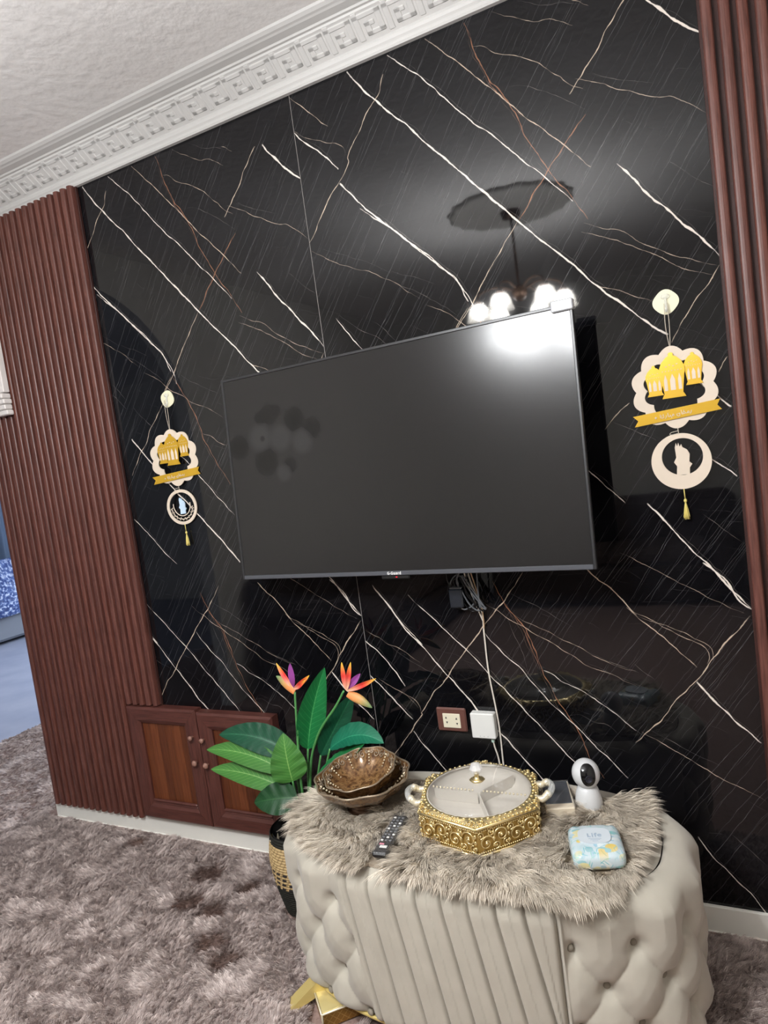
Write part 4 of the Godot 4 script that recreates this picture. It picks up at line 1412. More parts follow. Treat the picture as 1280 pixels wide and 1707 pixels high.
func plant() -> void:
	var b := thing("woven_basket", "round woven basket in black and straw holding the artificial plant", "basket", Vector3(-0.225, 0, 0.235))
	var outline := func(y: float) -> float: return 0.082 + 0.034 * sin(clampf(y / 0.27, 0, 1) * PI * 0.62) - 0.012 * clampf((y - 0.2) / 0.1, 0, 1)
	var bands := [[0.004, 0.115, "black", "lower_weave"], [0.115, 0.178, "dash", "dashed_weave"], [0.178, 0.262, "straw", "straw_weave"], [0.262, 0.29, "black", "rim"]]
	for k in bands:
		var st := tool_(true)
		var y0: float = k[0]
		var y1: float = k[1]
		var coils := int(round((y1 - y0) / 0.0092))
		var nv := coils * 6
		var seg := 120
		var grid_p := func(i: int, j: int) -> Vector3:
			var y := y0 + (y1 - y0) * j / nv
			var r: float = outline.call(y) + 0.0032 * absf(sin(PI * coils * j / nv)) + 0.0007 * sin(i * TAU * 40 / seg + floor(coils * float(j) / nv) * 1.7)
			var th := TAU * (i % seg) / seg
			return Vector3(cos(th) * r, y, -sin(th) * r)
		for j in nv:
			var row := int(floor(coils * (j + 0.5) / nv))
			for i in seg:
				var c := lin(184, 158, 112)
				if k[2] == "black":
					c = lin(26, 22, 20)
				elif k[2] == "dash" and (i + row * 2) % 5 < 3 and row % 2 == 0:
					c = lin(30, 25, 22)
				elif (i * 7 + row * 3) % 11 < 3:
					c = lin(150, 124, 84)
				st.set_color(c)
				quad(st, grid_p.call(i, j), grid_p.call(i + 1, j), grid_p.call(i + 1, j + 1), grid_p.call(i, j + 1))
		part(b, k[3], done(st), M.weave)
	var ins := tool_(true)
	lathe(ins, [Vector2(0.093, 0.2), Vector2(0.096, 0.29)], 48)
	lathe(ins, [Vector2(0.0, 0.2), Vector2(0.093, 0.2)], 48)
	part(b, "inside", done(ins), M.black_cloth)
	for s in [0.3, 3.6]:
		var h := []
		for i in 9:
			var q := PI * i / 8.0
			h.append(Vector3(cos(s) * (0.098 - 0.012 * sin(q)) - sin(s) * cos(q) * 0.04, 0.272 + 0.0 - 0.045 * sin(q), -sin(s) * (0.098 - 0.012 * sin(q)) - cos(s) * cos(q) * 0.04))
		part(b, "handle", tube_mesh(curve(h, 4), 0.005, -1, 8), M.straw)
	var t := thing("artificial_plant", "leafy green artificial bird-of-paradise plant with two orange flowers standing in the basket", "plant", Vector3.ZERO)
	var z := Vector3(-0.2, 0.24, 0.235)
	var fr := Vector3(0.35, 0.4, 0.85).normalized()
	var list := [
		# base, tip, half width, facing, bend, fold, blunt, material
		[Vector3(-0.125, 0.585, 0.26), Vector3(-0.02, 0.862, 0.25), 0.052, Vector3(0.5, 0.1, 0.85), Vector3(-0.022, 0, 0.0), 0.45, 0.72, "leaf_a"],
		[Vector3(-0.15, 0.59, 0.22), Vector3(-0.105, 0.74, 0.19), 0.04, Vector3(0.1, 0.2, 0.95), Vector3(-0.02, 0, 0), 0.3, 0.75, "leaf_b"],
		[Vector3(-0.085, 0.56, 0.25), Vector3(0.055, 0.768, 0.22), 0.042, Vector3(0.4, 0.0, 0.9), Vector3(0.0, 0.0, 0.0), 0.35, 0.85, "leaf_b"],
		[Vector3(-0.045, 0.585, 0.25), Vector3(0.17, 0.63, 0.27), 0.042, Vector3(0.0, 0.75, 0.66), Vector3(0.01, 0.075, 0), 0.3, 0.85, "leaf_c"],
		[Vector3(-0.09, 0.5, 0.28), Vector3(0.115, 0.635, 0.29), 0.036, Vector3(-0.3, 0.75, 0.6), Vector3(0.02, 0.0, 0), 0.35, 0.85, "leaf_a"],
		[Vector3(-0.165, 0.495, 0.315), Vector3(-0.186, 0.652, 0.30), 0.06, Vector3(0.5, 0.35, 0.78), Vector3(0.006, 0, 0.02), 0.15, 0.6, "leaf_d"],
		[Vector3(-0.205, 0.55, 0.24), Vector3(-0.48, 0.618, 0.28), 0.052, Vector3(0.2, 0.6, 0.75), Vector3(0.02, 0.052, 0), 0.25, 0.72, "leaf_b"],
		[Vector3(-0.21, 0.51, 0.29), Vector3(-0.53, 0.568, 0.3), 0.042, Vector3(0.2, 0.65, 0.7), Vector3(0.02, 0.05, 0), 0.25, 0.75, "leaf_d"],
		[Vector3(-0.215, 0.455, 0.3), Vector3(-0.505, 0.508, 0.32), 0.042, Vector3(0.2, 0.65, 0.7), Vector3(0.03, 0.035, 0), 0.25, 0.75, "leaf_d"],
		[Vector3(-0.15, 0.448, 0.325), Vector3(-0.30, 0.43, 0.36), 0.052, Vector3(0.35, 0.5, 0.78), Vector3(0.0, 0.016, 0.02), 0.12, 0.66, "leaf_e"],
		[Vector3(-0.1, 0.42, 0.2), Vector3(0.02, 0.54, 0.2), 0.036, Vector3(0, 0.5, 0.8), Vector3(0.0, 0.016, 0.0), 0.25, 0.8, "leaf_e"]]
	for a in list:
		var lf := part(t, "leaf", leaf_mesh(a), M[a[7]])
		var bs: Vector3 = a[0]
		var foot := Vector3(z.x + (bs.x - z.x) * 0.22, 0.21, z.z + (bs.z - z.z) * 0.3)
		part(t, "stem", tube_mesh(curve([foot, foot.lerp(bs, 0.55) + Vector3(0, 0.03, 0), bs]), 0.0055, 0.0034, 7), M.stem)
	flower(t, Vector3(-0.125, 0.805, 0.285), [Vector3(-0.185, 0.21, 0.25), Vector3(-0.15, 0.5, 0.29), Vector3(-0.135, 0.66, 0.29), Vector3(-0.125, 0.79, 0.285)], Vector3(-0.19, 0.842, 0.285), [Vector3(-0.186, 0.885, 0.28), Vector3(-0.055, 0.85, 0.29), Vector3(-0.066, 0.838, 0.3)], Vector3(-0.131, 0.885, 0.28), Vector3(0.35, 0.15, 0.92).normalized())
	flower(t, Vector3(0.075, 0.806, 0.285), [Vector3(-0.18, 0.21, 0.24), Vector3(-0.13, 0.5, 0.26), Vector3(-0.07, 0.64, 0.27), Vector3(0.02, 0.745, 0.28), Vector3(0.062, 0.80, 0.285)], Vector3(0.158, 0.752, 0.29), [Vector3(0.066, 0.892, 0.28), Vector3(0.099, 0.893, 0.28), Vector3(0.186, 0.846, 0.29)], Vector3(0.122, 0.853, 0.27), Vector3(0.35, 0.15, 0.92).normalized())

# ---------------------------------------------------------------- things on the bench
func bowl(label: String, at: Vector3, basis: Basis, r: float, h: float, foot: float) -> void:
	var t := thing("ornate_bowl", label, "bowl", at, 0.0, "")
	t.basis = basis
	var st := tool_(true)
	var prof := []
	for p in [[0.0, 0.0], [0.28, 0.01], [0.55, 0.13], [0.8, 0.42], [0.95, 0.8], [1.0, 1.0], [1.03, 1.04], [1.02, 1.08], [0.97, 1.04], [0.92, 0.85], [0.77, 0.48], [0.52, 0.2], [0.26, 0.09], [0.0, 0.08]]:
		prof.append(Vector2(p[0] * r, foot + p[1] * h))
	lathe(st, prof, 96, Vector3.ZERO, Basis.IDENTITY, 0.03, 9)
	part(t, "shell", done(st), M.bronze)
	if foot > 0.0:
		part(t, "foot", lathe_mesh([Vector2(0.0, 0.0), Vector2(r * 0.40, 0.0), Vector2(r * 0.42, 0.006), Vector2(r * 0.34, 0.014), Vector2(r * 0.30, foot * 0.7), Vector2(r * 0.36, foot + 0.004), Vector2(0.0, foot + 0.005)], 48, 0.02, 12), M.bronze_dark)
	# raised scrolls and beads at the rim
	st = tool_(true)
	var pearl := tool_(true)
	for k in 9:
		var th0 := TAU * k / 9.0
		for sgn in [-1, 1]:
			for big in 2:
				var pts := []
				var ca: float = th0 + sgn * (0.11 if big == 0 else 0.27)
				var cv := 0.8 if big == 0 else 0.9
				var rad := 0.1 if big == 0 else 0.06
				for i in 18:
					var q := i / 17.0
					var w: float = PI / 2 + sgn * q * TAU * 1.2
					var ang: float = ca + cos(w) * rad * (1 - 0.8 * q)
					var v := cv + sin(w) * rad * 1.5 * (1 - 0.8 * q)
					var rr := r * lerpf(0.74, 0.955, clampf((v - 0.48) / 0.45, 0, 1)) * (1.0 + 0.03 * cos(9 * ang))
					pts.append(Vector3(cos(ang) * rr, foot + v * h + 0.003, -sin(ang) * rr))
				tube(st, pts, r * 0.017, r * 0.011, 5)
				ball(st, pts[17], Vector3.ONE * r * 0.024, 6)
		for i in 5:
			var v := 0.9 - i * 0.11
			var ang := th0 + TAU / 18.0
			var rr := r * lerpf(0.66, 0.96, clampf((v - 0.35) / 0.6, 0, 1)) * (1.0 + 0.03 * cos(9 * ang))
			ball(pearl, Vector3(cos(ang) * rr, foot + v * h + 0.003, -sin(ang) * rr), Vector3.ONE * r * (0.03 - 0.003 * i), 8)
	part(t, "rim_scrolls", done(st), M.bronze_light)
	part(t, "beads", done(pearl), M.pearl)
	st = tool_(true)
	var rim := []
	for i in 97:
		var th := TAU * i / 96
		var rr := r * 1.015 * (1.0 + 0.03 * cos(9 * th))
		rim.append(Vector3(cos(th) * rr, foot + h * 1.06, -sin(th) * rr))
	tube(st, rim, r * 0.022, -1, 6)
	part(t, "rim", done(st), M.bronze_light)

func spiral(st: SurfaceTool, c: Vector2, r: float, turn: float, sgn: float, z: float, thick: float, xf: Transform3D) -> void:
	var pts := []
	for i in 22:
		var q := i / 21.0
		var th: float = turn + sgn * q * TAU * 1.35
		var rr := r * (1.0 - 0.82 * q)
		pts.append(xf * Vector3(c.x + cos(th) * rr, c.y + sin(th) * rr, z))
	tube(st, pts, thick, thick * 0.7, 6)
	ball(st, xf * Vector3(c.x, c.y, z + 0.001), Vector3.ONE * r * 0.24, 8)

func tray() -> void:
	var t := thing("serving_tray", "gold filigree hexagonal serving tray with a clear domed lid", "serving tray", Vector3(0.512, 0.49, 0.388), 0.275)
	var R := 0.18
	var H := 0.08
	var hex := func(k: int, r: float) -> Vector3:
		var th := TAU * k / 6.0
		return Vector3(sin(th) * r, 0, cos(th) * r)
	var body := tool_()
	for k in 6:
		var a: Vector3 = hex.call(k, R - 0.006)
		var b: Vector3 = hex.call(k + 1, R - 0.006)
		quad(body, a, b, b + Vector3(0, H, 0), a + Vector3(0, H, 0))
	var poly := PackedVector2Array()
	for k in 6:
		var a: Vector3 = hex.call(k, R - 0.006)
		poly.append(Vector2(a.x, -a.z))
	prism(body, poly, 0.0, 0.012, Transform3D(Basis(Vector3.RIGHT, -PI / 2), Vector3.ZERO))
	part(t, "body", done(body), M.gold_dark)
	for k in 6:
		var a: Vector3 = hex.call(k, R)
		var b: Vector3 = hex.call(k + 1, R)
		var ex := (b - a).normalized()
		var ez := ex.cross(Vector3.UP).normalized()
		if ez.dot(a) < 0:
			ez = -ez
		var xf := Transform3D(Basis(ex, Vector3.UP, ex.cross(Vector3.UP)), (a + b) / 2.0 - ez * 0.004)
		var L := a.distance_to(b)
		var st := tool_(true)
		for y in [0.004, H - 0.004]:
			tube(st, [xf * Vector3(-L / 2, y, 0.004), xf * Vector3(L / 2, y, 0.004)], 0.0042, -1, 8)
		for y in [0.012, H - 0.012]:
			for i in 30:
				ball(st, xf * Vector3(-L / 2 + L * (i + 0.5) / 30, y, 0.003), Vector3.ONE * 0.0028, 6)
		for i in 4:
			var cx := (i - 1.5) * L / 4.2
			spiral(st, Vector2(cx, H * (0.42 if i % 2 == 0 else 0.56)), 0.021, (0.0 if i % 2 == 0 else PI), 1.0 if i % 2 == 0 else -1.0, 0.003, 0.0026, xf)
			spiral(st, Vector2(cx + 0.013, H * (0.74 if i % 2 == 0 else 0.26)), 0.011, PI / 2, -1.0 if i % 2 == 0 else 1.0, 0.003, 0.0019, xf)
			spiral(st, Vector2(cx - 0.016, H * (0.72 if i % 2 == 0 else 0.28)), 0.010, -PI / 2, 1.0, 0.0035, 0.0018, xf)
			for q in 3:
				ball(st, xf * Vector3(cx + 0.02, H * (0.3 + 0.2 * q), 0.004), Vector3(0.0042, 0.006, 0.003), 8)
		part(t, "filigree_side", done(st), M.gold)
	# upper rim between the hexagon and the round lid
	var rim := tool_(true)
	grid(rim, 96, 8, func(u: float, v: float) -> Vector3:
		var th := TAU * u
		var sec := fposmod(th, TAU / 6.0) - TAU / 12.0
		var ro := (R - 0.001) * cos(TAU / 12.0) / cos(sec)
		var r := lerpf(ro, 0.143, v)
		return Vector3(sin(th) * r, H + 0.009 * sin(v * PI * 0.6) + 0.0012 * sin(th * 60) * sin(v * 12), cos(th) * r), true, Vector3(0, -1, 0))
	part(t, "rim", done(rim), M.gold)
	var dots := tool_(true)
	for k in 6:
		for i in 14:
			var a: Vector3 = hex.call(k, R - 0.003)
			var b: Vector3 = hex.call(k + 1, R - 0.003)
			ball(dots, a.lerp(b, (i + 0.5) / 14) + Vector3(0, H + 0.002, 0), Vector3(0.004, 0.0035, 0.004), 6)
	for i in 60:
		var th := TAU * i / 60
		var q := 1.0 if i % 2 == 0 else 0.7
		ball(dots, Vector3(sin(th) * 0.149, H + 0.0085, cos(th) * 0.149), Vector3(0.0052, 0.003, 0.0045) * q, 6)
	for k in 6:
		var a: Vector3 = hex.call(k, 0.164)
		var xf := Transform3D(Basis(Vector3(cos(TAU * k / 6), 0, -sin(TAU * k / 6)), Vector3(sin(TAU * k / 6), 0, cos(TAU * k / 6)), Vector3.UP), a + Vector3(0, H + 0.005, 0))
		for sgn in [-1.0, 1.0]:
			spiral(dots, Vector2(sgn * 0.013, 0), 0.010, 0 if sgn < 0 else PI, sgn, 0.002, 0.0018, xf)
	part(t, "rim_ornament", done(dots), M.gold)
	# pale lining with dividers under the lid
	var lin_ := tool_(true)
	lathe(lin_, [Vector2(0.0, H - 0.035), Vector2(0.12, H - 0.035), Vector2(0.138, H - 0.02), Vector2(0.144, H + 0.004)], 64)
	part(t, "lining", done(lin_), M.frost)
	var wall := tool_()
	for k in 3:
		var th := TAU * k / 3 + 0.25
		box(wall, Vector3(sin(th) * 0.068, H - 0.018, cos(th) * 0.068), Vector3(0.003, 0.034, 0.128), 0.001, Basis(Vector3.UP, th))
	part(t, "divider", done(wall), M.frost)
	var pearls := tool_(true)
	for i in 26:
		if absf(i - 12.5) > 1.0:
			ball(pearls, Vector3((i - 12.5) * 0.0104, H + 0.006, 0.004).rotated(Vector3.UP, -0.25), Vector3.ONE * 0.0032, 6)
	part(t, "bead_row", done(pearls), M.pearl)
	var lid := tool_(true)
	var lp := []
	for i in 13:
		var th := PI / 2 * i / 12.0
		lp.append(Vector2(0.141 * cos(th), H + 0.006 + 0.030 * sin(th)))
	lp[12] = Vector2(0.0, lp[12].y)
	lathe(lid, lp, 72)
	part(t, "lid", done(lid), M.lid_glass)
	var lr := []
	for i in 73:
		var th := TAU * i / 72
		lr.append(Vector3(cos(th) * 0.141, H + 0.006, sin(th) * 0.141))
	part(t, "lid_edge", tube_mesh(lr, 0.0022, -1, 6), M.frost)
	var fin := tool_(true)
	lathe(fin, [Vector2(0.018, H + 0.033), Vector2(0.021, H + 0.036), Vector2(0.014, H + 0.040), Vector2(0.008, H + 0.042), Vector2(0.006, H + 0.05), Vector2(0.009, H + 0.054), Vector2(0.0, H + 0.056)], 32, Vector3.ZERO, Basis.IDENTITY, 0.12, 6)
	part(t, "finial", done(fin), M.gold)
	var kn := tool_()
	ball(kn, Vector3(0, H + 0.068, 0), Vector3(0.018, 0.017, 0.018), 9)
	part(t, "crystal_knob", done(kn), M.crystal)
	for sgn in [-1.0, 1.0]:
		var pts := curve([Vector3(sgn * 0.165, H - 0.012, -0.036), Vector3(sgn * 0.186, H + 0.004, -0.033), Vector3(sgn * 0.197, H + 0.008, 0.0), Vector3(sgn * 0.186, H + 0.004, 0.033), Vector3(sgn * 0.165, H - 0.012, 0.036)], 6)
		var h := part(t, "handle", tube_mesh(pts.slice(5, pts.size() - 5), 0.0088, -1, 12), M.clear_plastic)
		for q in [-1.0, 1.0]:
			var ends := tool_(true)
			tube(ends, curve([Vector3(sgn * 0.148, H - 0.002, q * 0.036), Vector3(sgn * 0.168, H - 0.006, q * 0.037), Vector3(sgn * 0.182, H + 0.003, q * 0.034)], 5), 0.0075, 0.0095, 10)
			ball(ends, Vector3(sgn * 0.168, H - 0.006, q * 0.037), Vector3.ONE * 0.0095, 10)
			ball(ends, Vector3(sgn * 0.184, H + 0.004, q * 0.031), Vector3.ONE * 0.0105, 10)
			part(h, "handle_mount", done(ends), M.pale_gold)

func small_things() -> void:
	# flat box with a dark glossy top
	var t := thing("glossy_box", "flat cream box with a dark glossy top beside the white camera", "box", Vector3(0.696, 0.487, 0.272), 0.33)
	part(t, "case", box_mesh(Vector3(0.076, 0.034, 0.146), 0.002, Vector3(0, 0.017, 0)), M.cream_box)
	part(t, "dark_top", box_mesh(Vector3(0.071, 0.003, 0.118), 0.0012, Vector3(-0.001, 0.0345, -0.011)), M.dark_glass)
	part(t, "clear_wrap", box_mesh(Vector3(0.0785, 0.0385, 0.1485), 0.002, Vector3(0, 0.0185, 0)), M.film)

	# camera: round head on a flared foot, turned to the room
	t = thing("security_camera", "small white round-headed security camera with black oval face", "camera", Vector3(0.776, 0.482, 0.25), 0.26)
	part(t, "foot", lathe_mesh([Vector2(0, 0), Vector2(0.036, 0), Vector2(0.0375, 0.004), Vector2(0.0365, 0.02), Vector2(0.033, 0.042), Vector2(0.027, 0.058), Vector2(0.02, 0.066), Vector2(0, 0.068)], 40), M.white_gloss)
	var head := part(t, "head", ball_mesh(Vector3(0.0375, 0.040, 0.0375), 36), M.white_gloss, Vector3(0, 0.098, 0))
	var fc := tool_(true)
	grid(fc, 40, 8, func(u: float, v: float) -> Vector3:
		var th := TAU * u
		var e := 2.3
		var q := Vector2(signf(cos(th)) * pow(absf(cos(th)), 2 / e) * 0.0195, signf(sin(th)) * pow(absf(sin(th)), 2 / e) * 0.0295) * v
		var k := Vector3(q.x, q.y, 0)
		var zz := sqrt(maxf(0, 1 - pow(q.x / 0.0375, 2) - pow(q.y / 0.040, 2))) * 0.0375
		return Vector3(q.x, q.y, zz + 0.0016), true, Vector3(0, 0, -1))
	head.rotation = Vector3(-0.3, 0.12, 0)
	part(head, "face", done(fc), M.black_gloss)
	var ln := tool_(true)
	lathe(ln, [Vector2(0.0098, 0.0), Vector2(0.0098, 0.003), Vector2(0.008, 0.0035), Vector2(0.007, 0.002), Vector2(0.0, 0.0015)], 28, Vector3(0, -0.010, 0.0365), Basis(Vector3.RIGHT, PI / 2 + 0.2))
	part(head, "lens", done(ln), M.lens)

	# packet of wipes: puffed film pack with a moulded lid
	t = thing("wipes_packet", "white and pale blue patterned packet of wipes with a white lid", "wipes packet", Vector3(0.832, 0.486, 0.478), 0.3)
	var st := tool_(true)
	grid(st, 60, 24, func(u: float, v: float) -> Vector3:
		var th := TAU * u
		var ph := PI * (v - 0.5)
		var e := 0.3
		var k := pow(absf(cos(ph)), 0.36) * signf(cos(ph))
		var x := signf(cos(th)) * pow(absf(cos(th)), e) * 0.062 * k
		var z := signf(sin(th)) * pow(absf(sin(th)), e) * 0.068 * k
		var y := signf(sin(ph)) * pow(absf(sin(ph)), 0.6) * 0.027 * (1.0 - 0.22 * pow(absf(z) / 0.068, 3)) + 0.001 * sin(x * 260.0 + z * 90.0)
		return Vector3(x, y + 0.027, z), true, null)
	var pk := part(t, "film_pack", done(st), wipes_mat())
	var o := []
	for i in 48:
		var th := TAU * i / 48
		o.append(Vector2(signf(cos(th)) * pow(absf(cos(th)), 0.6) * 0.038, signf(sin(th)) * pow(absf(sin(th)), 0.6) * 0.031))
	part(t, "lid", prism_mesh(o, 0.0, 0.0045, Transform3D(Basis(Vector3.RIGHT, -PI / 2), Vector3(-0.002, 0.052, 0.0))), M.white_lid)
	var tx := part(t, "lettering", text_mesh("Life", 0.02), M.ink, Vector3(-0.002, 0.0568, 0.0))
	tx.rotation = Vector3(-PI / 2, 0, 0)
	var dash := tool_()
	for k in 3:
		box(dash, Vector3(-0.002, 0.0568, 0.014 + k * 0.005), Vector3(0.03 - 0.008 * k, 0.0006, 0.0012), 0.0002)
	part(t, "small_print", done(dash), M.ink)

	# remote control in crumpled film
	t = thing("remote_control", "black remote control wrapped in crinkled clear plastic on the fur throw", "remote control", Vector3(0.309, 0.497, 0.545), 0.11)
	st = tool_()
	box(st, Vector3(0, 0.010, 0), Vector3(0.042, 0.016, 0.182), 0.005)
	part(t, "body", done(st), M.black_plastic)
	var bt := box_mesh(Vector3(0.0072, 0.003, 0.0055), 0.001)
	for r in 9:
		for c in 3:
			part(t, "button", bt, M.grey_plastic if (r + c) % 4 else M.white_plastic, Vector3((c - 1) * 0.0115, 0.0188, -0.074 + r * 0.0135))
	part(t, "label_strip", box_mesh(Vector3(0.02, 0.0014, 0.01), 0.0004, Vector3(0.002, 0.0186, 0.062)), M.white_plastic)
	part(t, "red_button", box_mesh(Vector3(0.013, 0.002, 0.006), 0.0006, Vector3(-0.006, 0.0189, 0.051)), M.pink)
	rng.seed = 55
	var nn := FastNoiseLite.new()
	nn.seed = 4
	nn.frequency = 60.0
	st = tool_(false)
	grid(st, 26, 70, func(u: float, v: float) -> Vector3:
		var a := PI * u
		var w := nn.get_noise_2d(u * 0.9, v * 2.2) * 0.0052
		return Vector3(cos(a) * (0.0235 + w * 0.4), 0.004 + 0.0175 * pow(sin(a), 0.35) + absf(w) * 0.8, (v - 0.5) * 0.193 + w * 0.3), false, Vector3(0, -0.01, 0))
	part(t, "clear_wrap", done(st), M.film)

func wipes_mat() -> StandardMaterial3D:
	var n := 256
	var im := Image.create(n, n, false, Image.FORMAT_RGB8)
	im.fill(c8(190, 203, 208))
	rng.seed = 12
	var cols := [c8(152, 184, 202), c8(214, 182, 80), c8(206, 212, 212), c8(134, 180, 186), c8(212, 200, 144)]
	for k in 34:
		var c := Vector2(rng.randf() * n, rng.randf() * n)
		var r := Vector2(rng.randf_range(8, 26), rng.randf_range(8, 26))
		var col: Color = cols[k % 5]
		for j in range(maxi(0, int(c.y - r.y)), mini(n, int(c.y + r.y))):
			for i in range(maxi(0, int(c.x - r.x)), mini(n, int(c.x + r.x))):
				if Vector2((i - c.x) / r.x, (j - c.y) / r.y).length() < 1:
					im.set_pixel(i, j, col)
	for k in 70:      # leaf strokes
		var c := Vector2(rng.randf() * n, rng.randf() * n)
		var th := rng.randf() * TAU
		var col := c8(96, 172, 184) if k % 3 else c8(120, 190, 170)
		for i in 26:
			var p := c + Vector2(cos(th), sin(th)) * i
			for w in range(-1, 2):
				var q := p + Vector2(-sin(th), cos(th)) * w * sin(PI * i / 26.0)
				if q.x >= 0 and q.y >= 0 and q.x < n and q.y < n:
					im.set_pixel(int(q.x), int(q.y), col)
	var m := mat(Color.WHITE, 0.25)
	m.albedo_texture = ImageTexture.create_from_image(im)
	m.uv1_triplanar = true
	m.uv1_scale = Vector3(7, 7, 7)
	return m

# ---------------------------------------------------------------- the room behind and beside
func chandelier() -> void:
	var at := Vector3(0.19, 2.862, 2.06)
	var t := thing("chandelier", "lit multi-bulb ceiling chandelier mirrored above the television in the marble", "chandelier", at)
	part(t, "ceiling_rose", lathe_mesh([Vector2(0.36, 0.0), Vector2(0.355, -0.014), Vector2(0.33, -0.022), Vector2(0.30, -0.014), Vector2(0.20, -0.02), Vector2(0.15, -0.032), Vector2(0.06, -0.03), Vector2(0.0, -0.03)], 64, 0.03, 16), M.rose)
	var rod := tool_(true)
	lathe(rod, [Vector2(0.0, -0.07), Vector2(0.05, -0.065), Vector2(0.06, -0.03), Vector2(0.0, -0.028)], 24)
	tube(rod, [Vector3(0, -0.06, 0), Vector3(0, -0.5, 0)], 0.008, -1, 10)
	ball(rod, Vector3(0, -0.5, 0), Vector3(0.045, 0.05, 0.045), 20)
	part(t, "stem", done(rod), M.bronze_dark)
	for k in 6:
		var th := TAU * k / 6 + 0.3
		var d := Vector3(cos(th), 0, sin(th))
		var bulb_at := d * 0.25 + Vector3(0, -0.575, 0)
		part(t, "arm", tube_mesh(curve([Vector3(0, -0.5, 0), d * 0.12 + Vector3(0, -0.45, 0), d * 0.23 + Vector3(0, -0.47, 0), d * 0.25 + Vector3(0, -0.515, 0)]), 0.007, -1, 8), M.bronze_dark)
		var cup := tool_(true)
		lathe(cup, [Vector2(0.0, 0.07), Vector2(0.022, 0.068), Vector2(0.024, 0.05), Vector2(0.0, 0.046)], 20, bulb_at)
		part(t, "socket", done(cup), M.bronze_dark)
		var sh := tool_(true)
		lathe(sh, [Vector2(0.026, 0.055), Vector2(0.05, 0.03), Vector2(0.062, 0.0), Vector2(0.068, -0.03), Vector2(0.078, -0.05)], 28, bulb_at, Basis.IDENTITY, 0.03, 8)
		part(t, "glass_shade", done(sh), M.shade_glass)
		part(t, "bulb", ball_mesh(Vector3(0.042, 0.048, 0.042), 20), M.bulb, bulb_at)
		var l := OmniLight3D.new()
		l.name = numbered("bulb_light", t)
		l.light_color = Color(0.98, 0.99, 1.0)
		l.light_energy = BULB_ENERGY
		l.light_size = 0.03
		l.omni_range = 14.0
		l.omni_attenuation = 2.0
		l.shadow_enabled = true
		t.add_child(l)
		l.position = bulb_at

func sofa(called: String, label: String, at: Vector3, turn: float, len: float, m: Material, m2: Material) -> void:
	var t := thing(called, label, "sofa", at, turn)
	part(t, "base", box_mesh(Vector3(len, 0.3, 0.8), 0.03, Vector3(0, 0.18, 0)), m)
	part(t, "backrest", box_mesh(Vector3(len, 0.55, 0.24), 0.07, Vector3(0, 0.58, -0.3)), m)
	for s in [-1, 1]:
		part(t, "armrest", box_mesh(Vector3(0.22, 0.58, 0.84), 0.07, Vector3(s * (len / 2 - 0.1), 0.32, 0.02)), m)
	var n := int(len / 0.75)
	for k in n:
		var w := (len - 0.46) / n
		part(t, "seat_cushion", box_mesh(Vector3(w - 0.01, 0.15, 0.6), 0.045, Vector3(-len / 2 + 0.23 + w * (k + 0.5), 0.4, 0.08)), m2)

func curtain(called: String, label: String, at: Vector3, turn: float, w: float, h: float, m: Material) -> void:
	var t := thing(called, label, "curtain", at, turn)
	var st := tool_(true)
	grid(st, int(w * 60), 12, func(u: float, v: float) -> Vector3:
		return Vector3((u - 0.5) * w, v * h, 0.035 * sin(u * w * 42.0 + 0.5 * sin(v * 3.0)) + 0.012 * sin(u * w * 17.0)), false, Vector3(0, h / 2, -5))
	part(t, "cloth", done(st), m)
	part(t, "rail", tube_mesh([Vector3(-w / 2 - 0.05, h + 0.02, 0), Vector3(w / 2 + 0.05, h + 0.02, 0)], 0.014, -1, 10), M.bronze_dark)

func next_room() -> void:
	sofa("grey_sofa", "grey sofa seen through the gap left of the fluted panel", Vector3(-6.5, 0, -2.8), PI / 2, 3.4, M.sofa_grey, M.sofa_grey)
	var t := thing("patterned_blanket", "navy and white patterned blanket draped over the grey sofa at the left edge", "blanket", Vector3(-6.02, 0.31, -2.9), PI / 2)
	var st := tool_(true)
	grid(st, 40, 30, func(u: float, v: float) -> Vector3:
		var y := v * 0.62
		return Vector3((u - 0.5) * 1.5, y, 0.10 * sin(PI * pow(v, 0.8)) * 0.8 - 0.16 * v + 0.012 * sin(u * 23.0) + 0.01 * sin(v * 9.0 + u * 5.0)), false, Vector3(0, 0.3, -2))
	grid(st, 40, 4, func(u: float, v: float) -> Vector3:
		return Vector3((u - 0.5) * 1.5, 0.62 - 0.1 * v, -0.16 - 0.22 * v), false, Vector3(0, -1, 0))
	part(t, "cloth", done(st), M.blanket)
	curtain("blue_curtain", "dim blue-grey curtain behind the sofa at the left edge", Vector3(-7.18, 0.02, -2.6), PI / 2, 4.2, 2.6, M.curtain_blue)
	# daylight from a window in the next room
	var pane := struct("window_1", box_mesh(Vector3(2.0, 1.5, 0.02), 0.002, Vector3(-3.3, 1.6, -4.935)), M.day_pane)
	var al := AreaLight3D.new()
	al.name = "window_daylight"
	al.area_size = Vector2(2.0, 1.5)
	al.light_color = Color(0.88, 0.93, 1.0)
	al.light_energy = DAY_ENERGY
	al.shadow_enabled = true
	add_child(al)
	al.position = Vector3(-3.3, 1.6, -4.90)
	al.rotation.y = PI
	sofa("brown_sofa", "dark brown sofa along the arch wall, mirrored faintly in the marble", Vector3(-1.40, 0, 2.75), PI / 2, 2.3, M.sofa_brown, M.sofa_brown2)
	sofa("brown_sofa", "dark brown sofa along the wall facing the television", Vector3(0.25, 0, 4.12), PI, 2.0, M.sofa_brown, M.sofa_brown2)
	curtain("navy_curtain", "dark navy curtain on the wall facing the right ornament", Vector3(1.85, 0.02, 4.53), PI, 1.0, 2.6, M.curtain_navy)

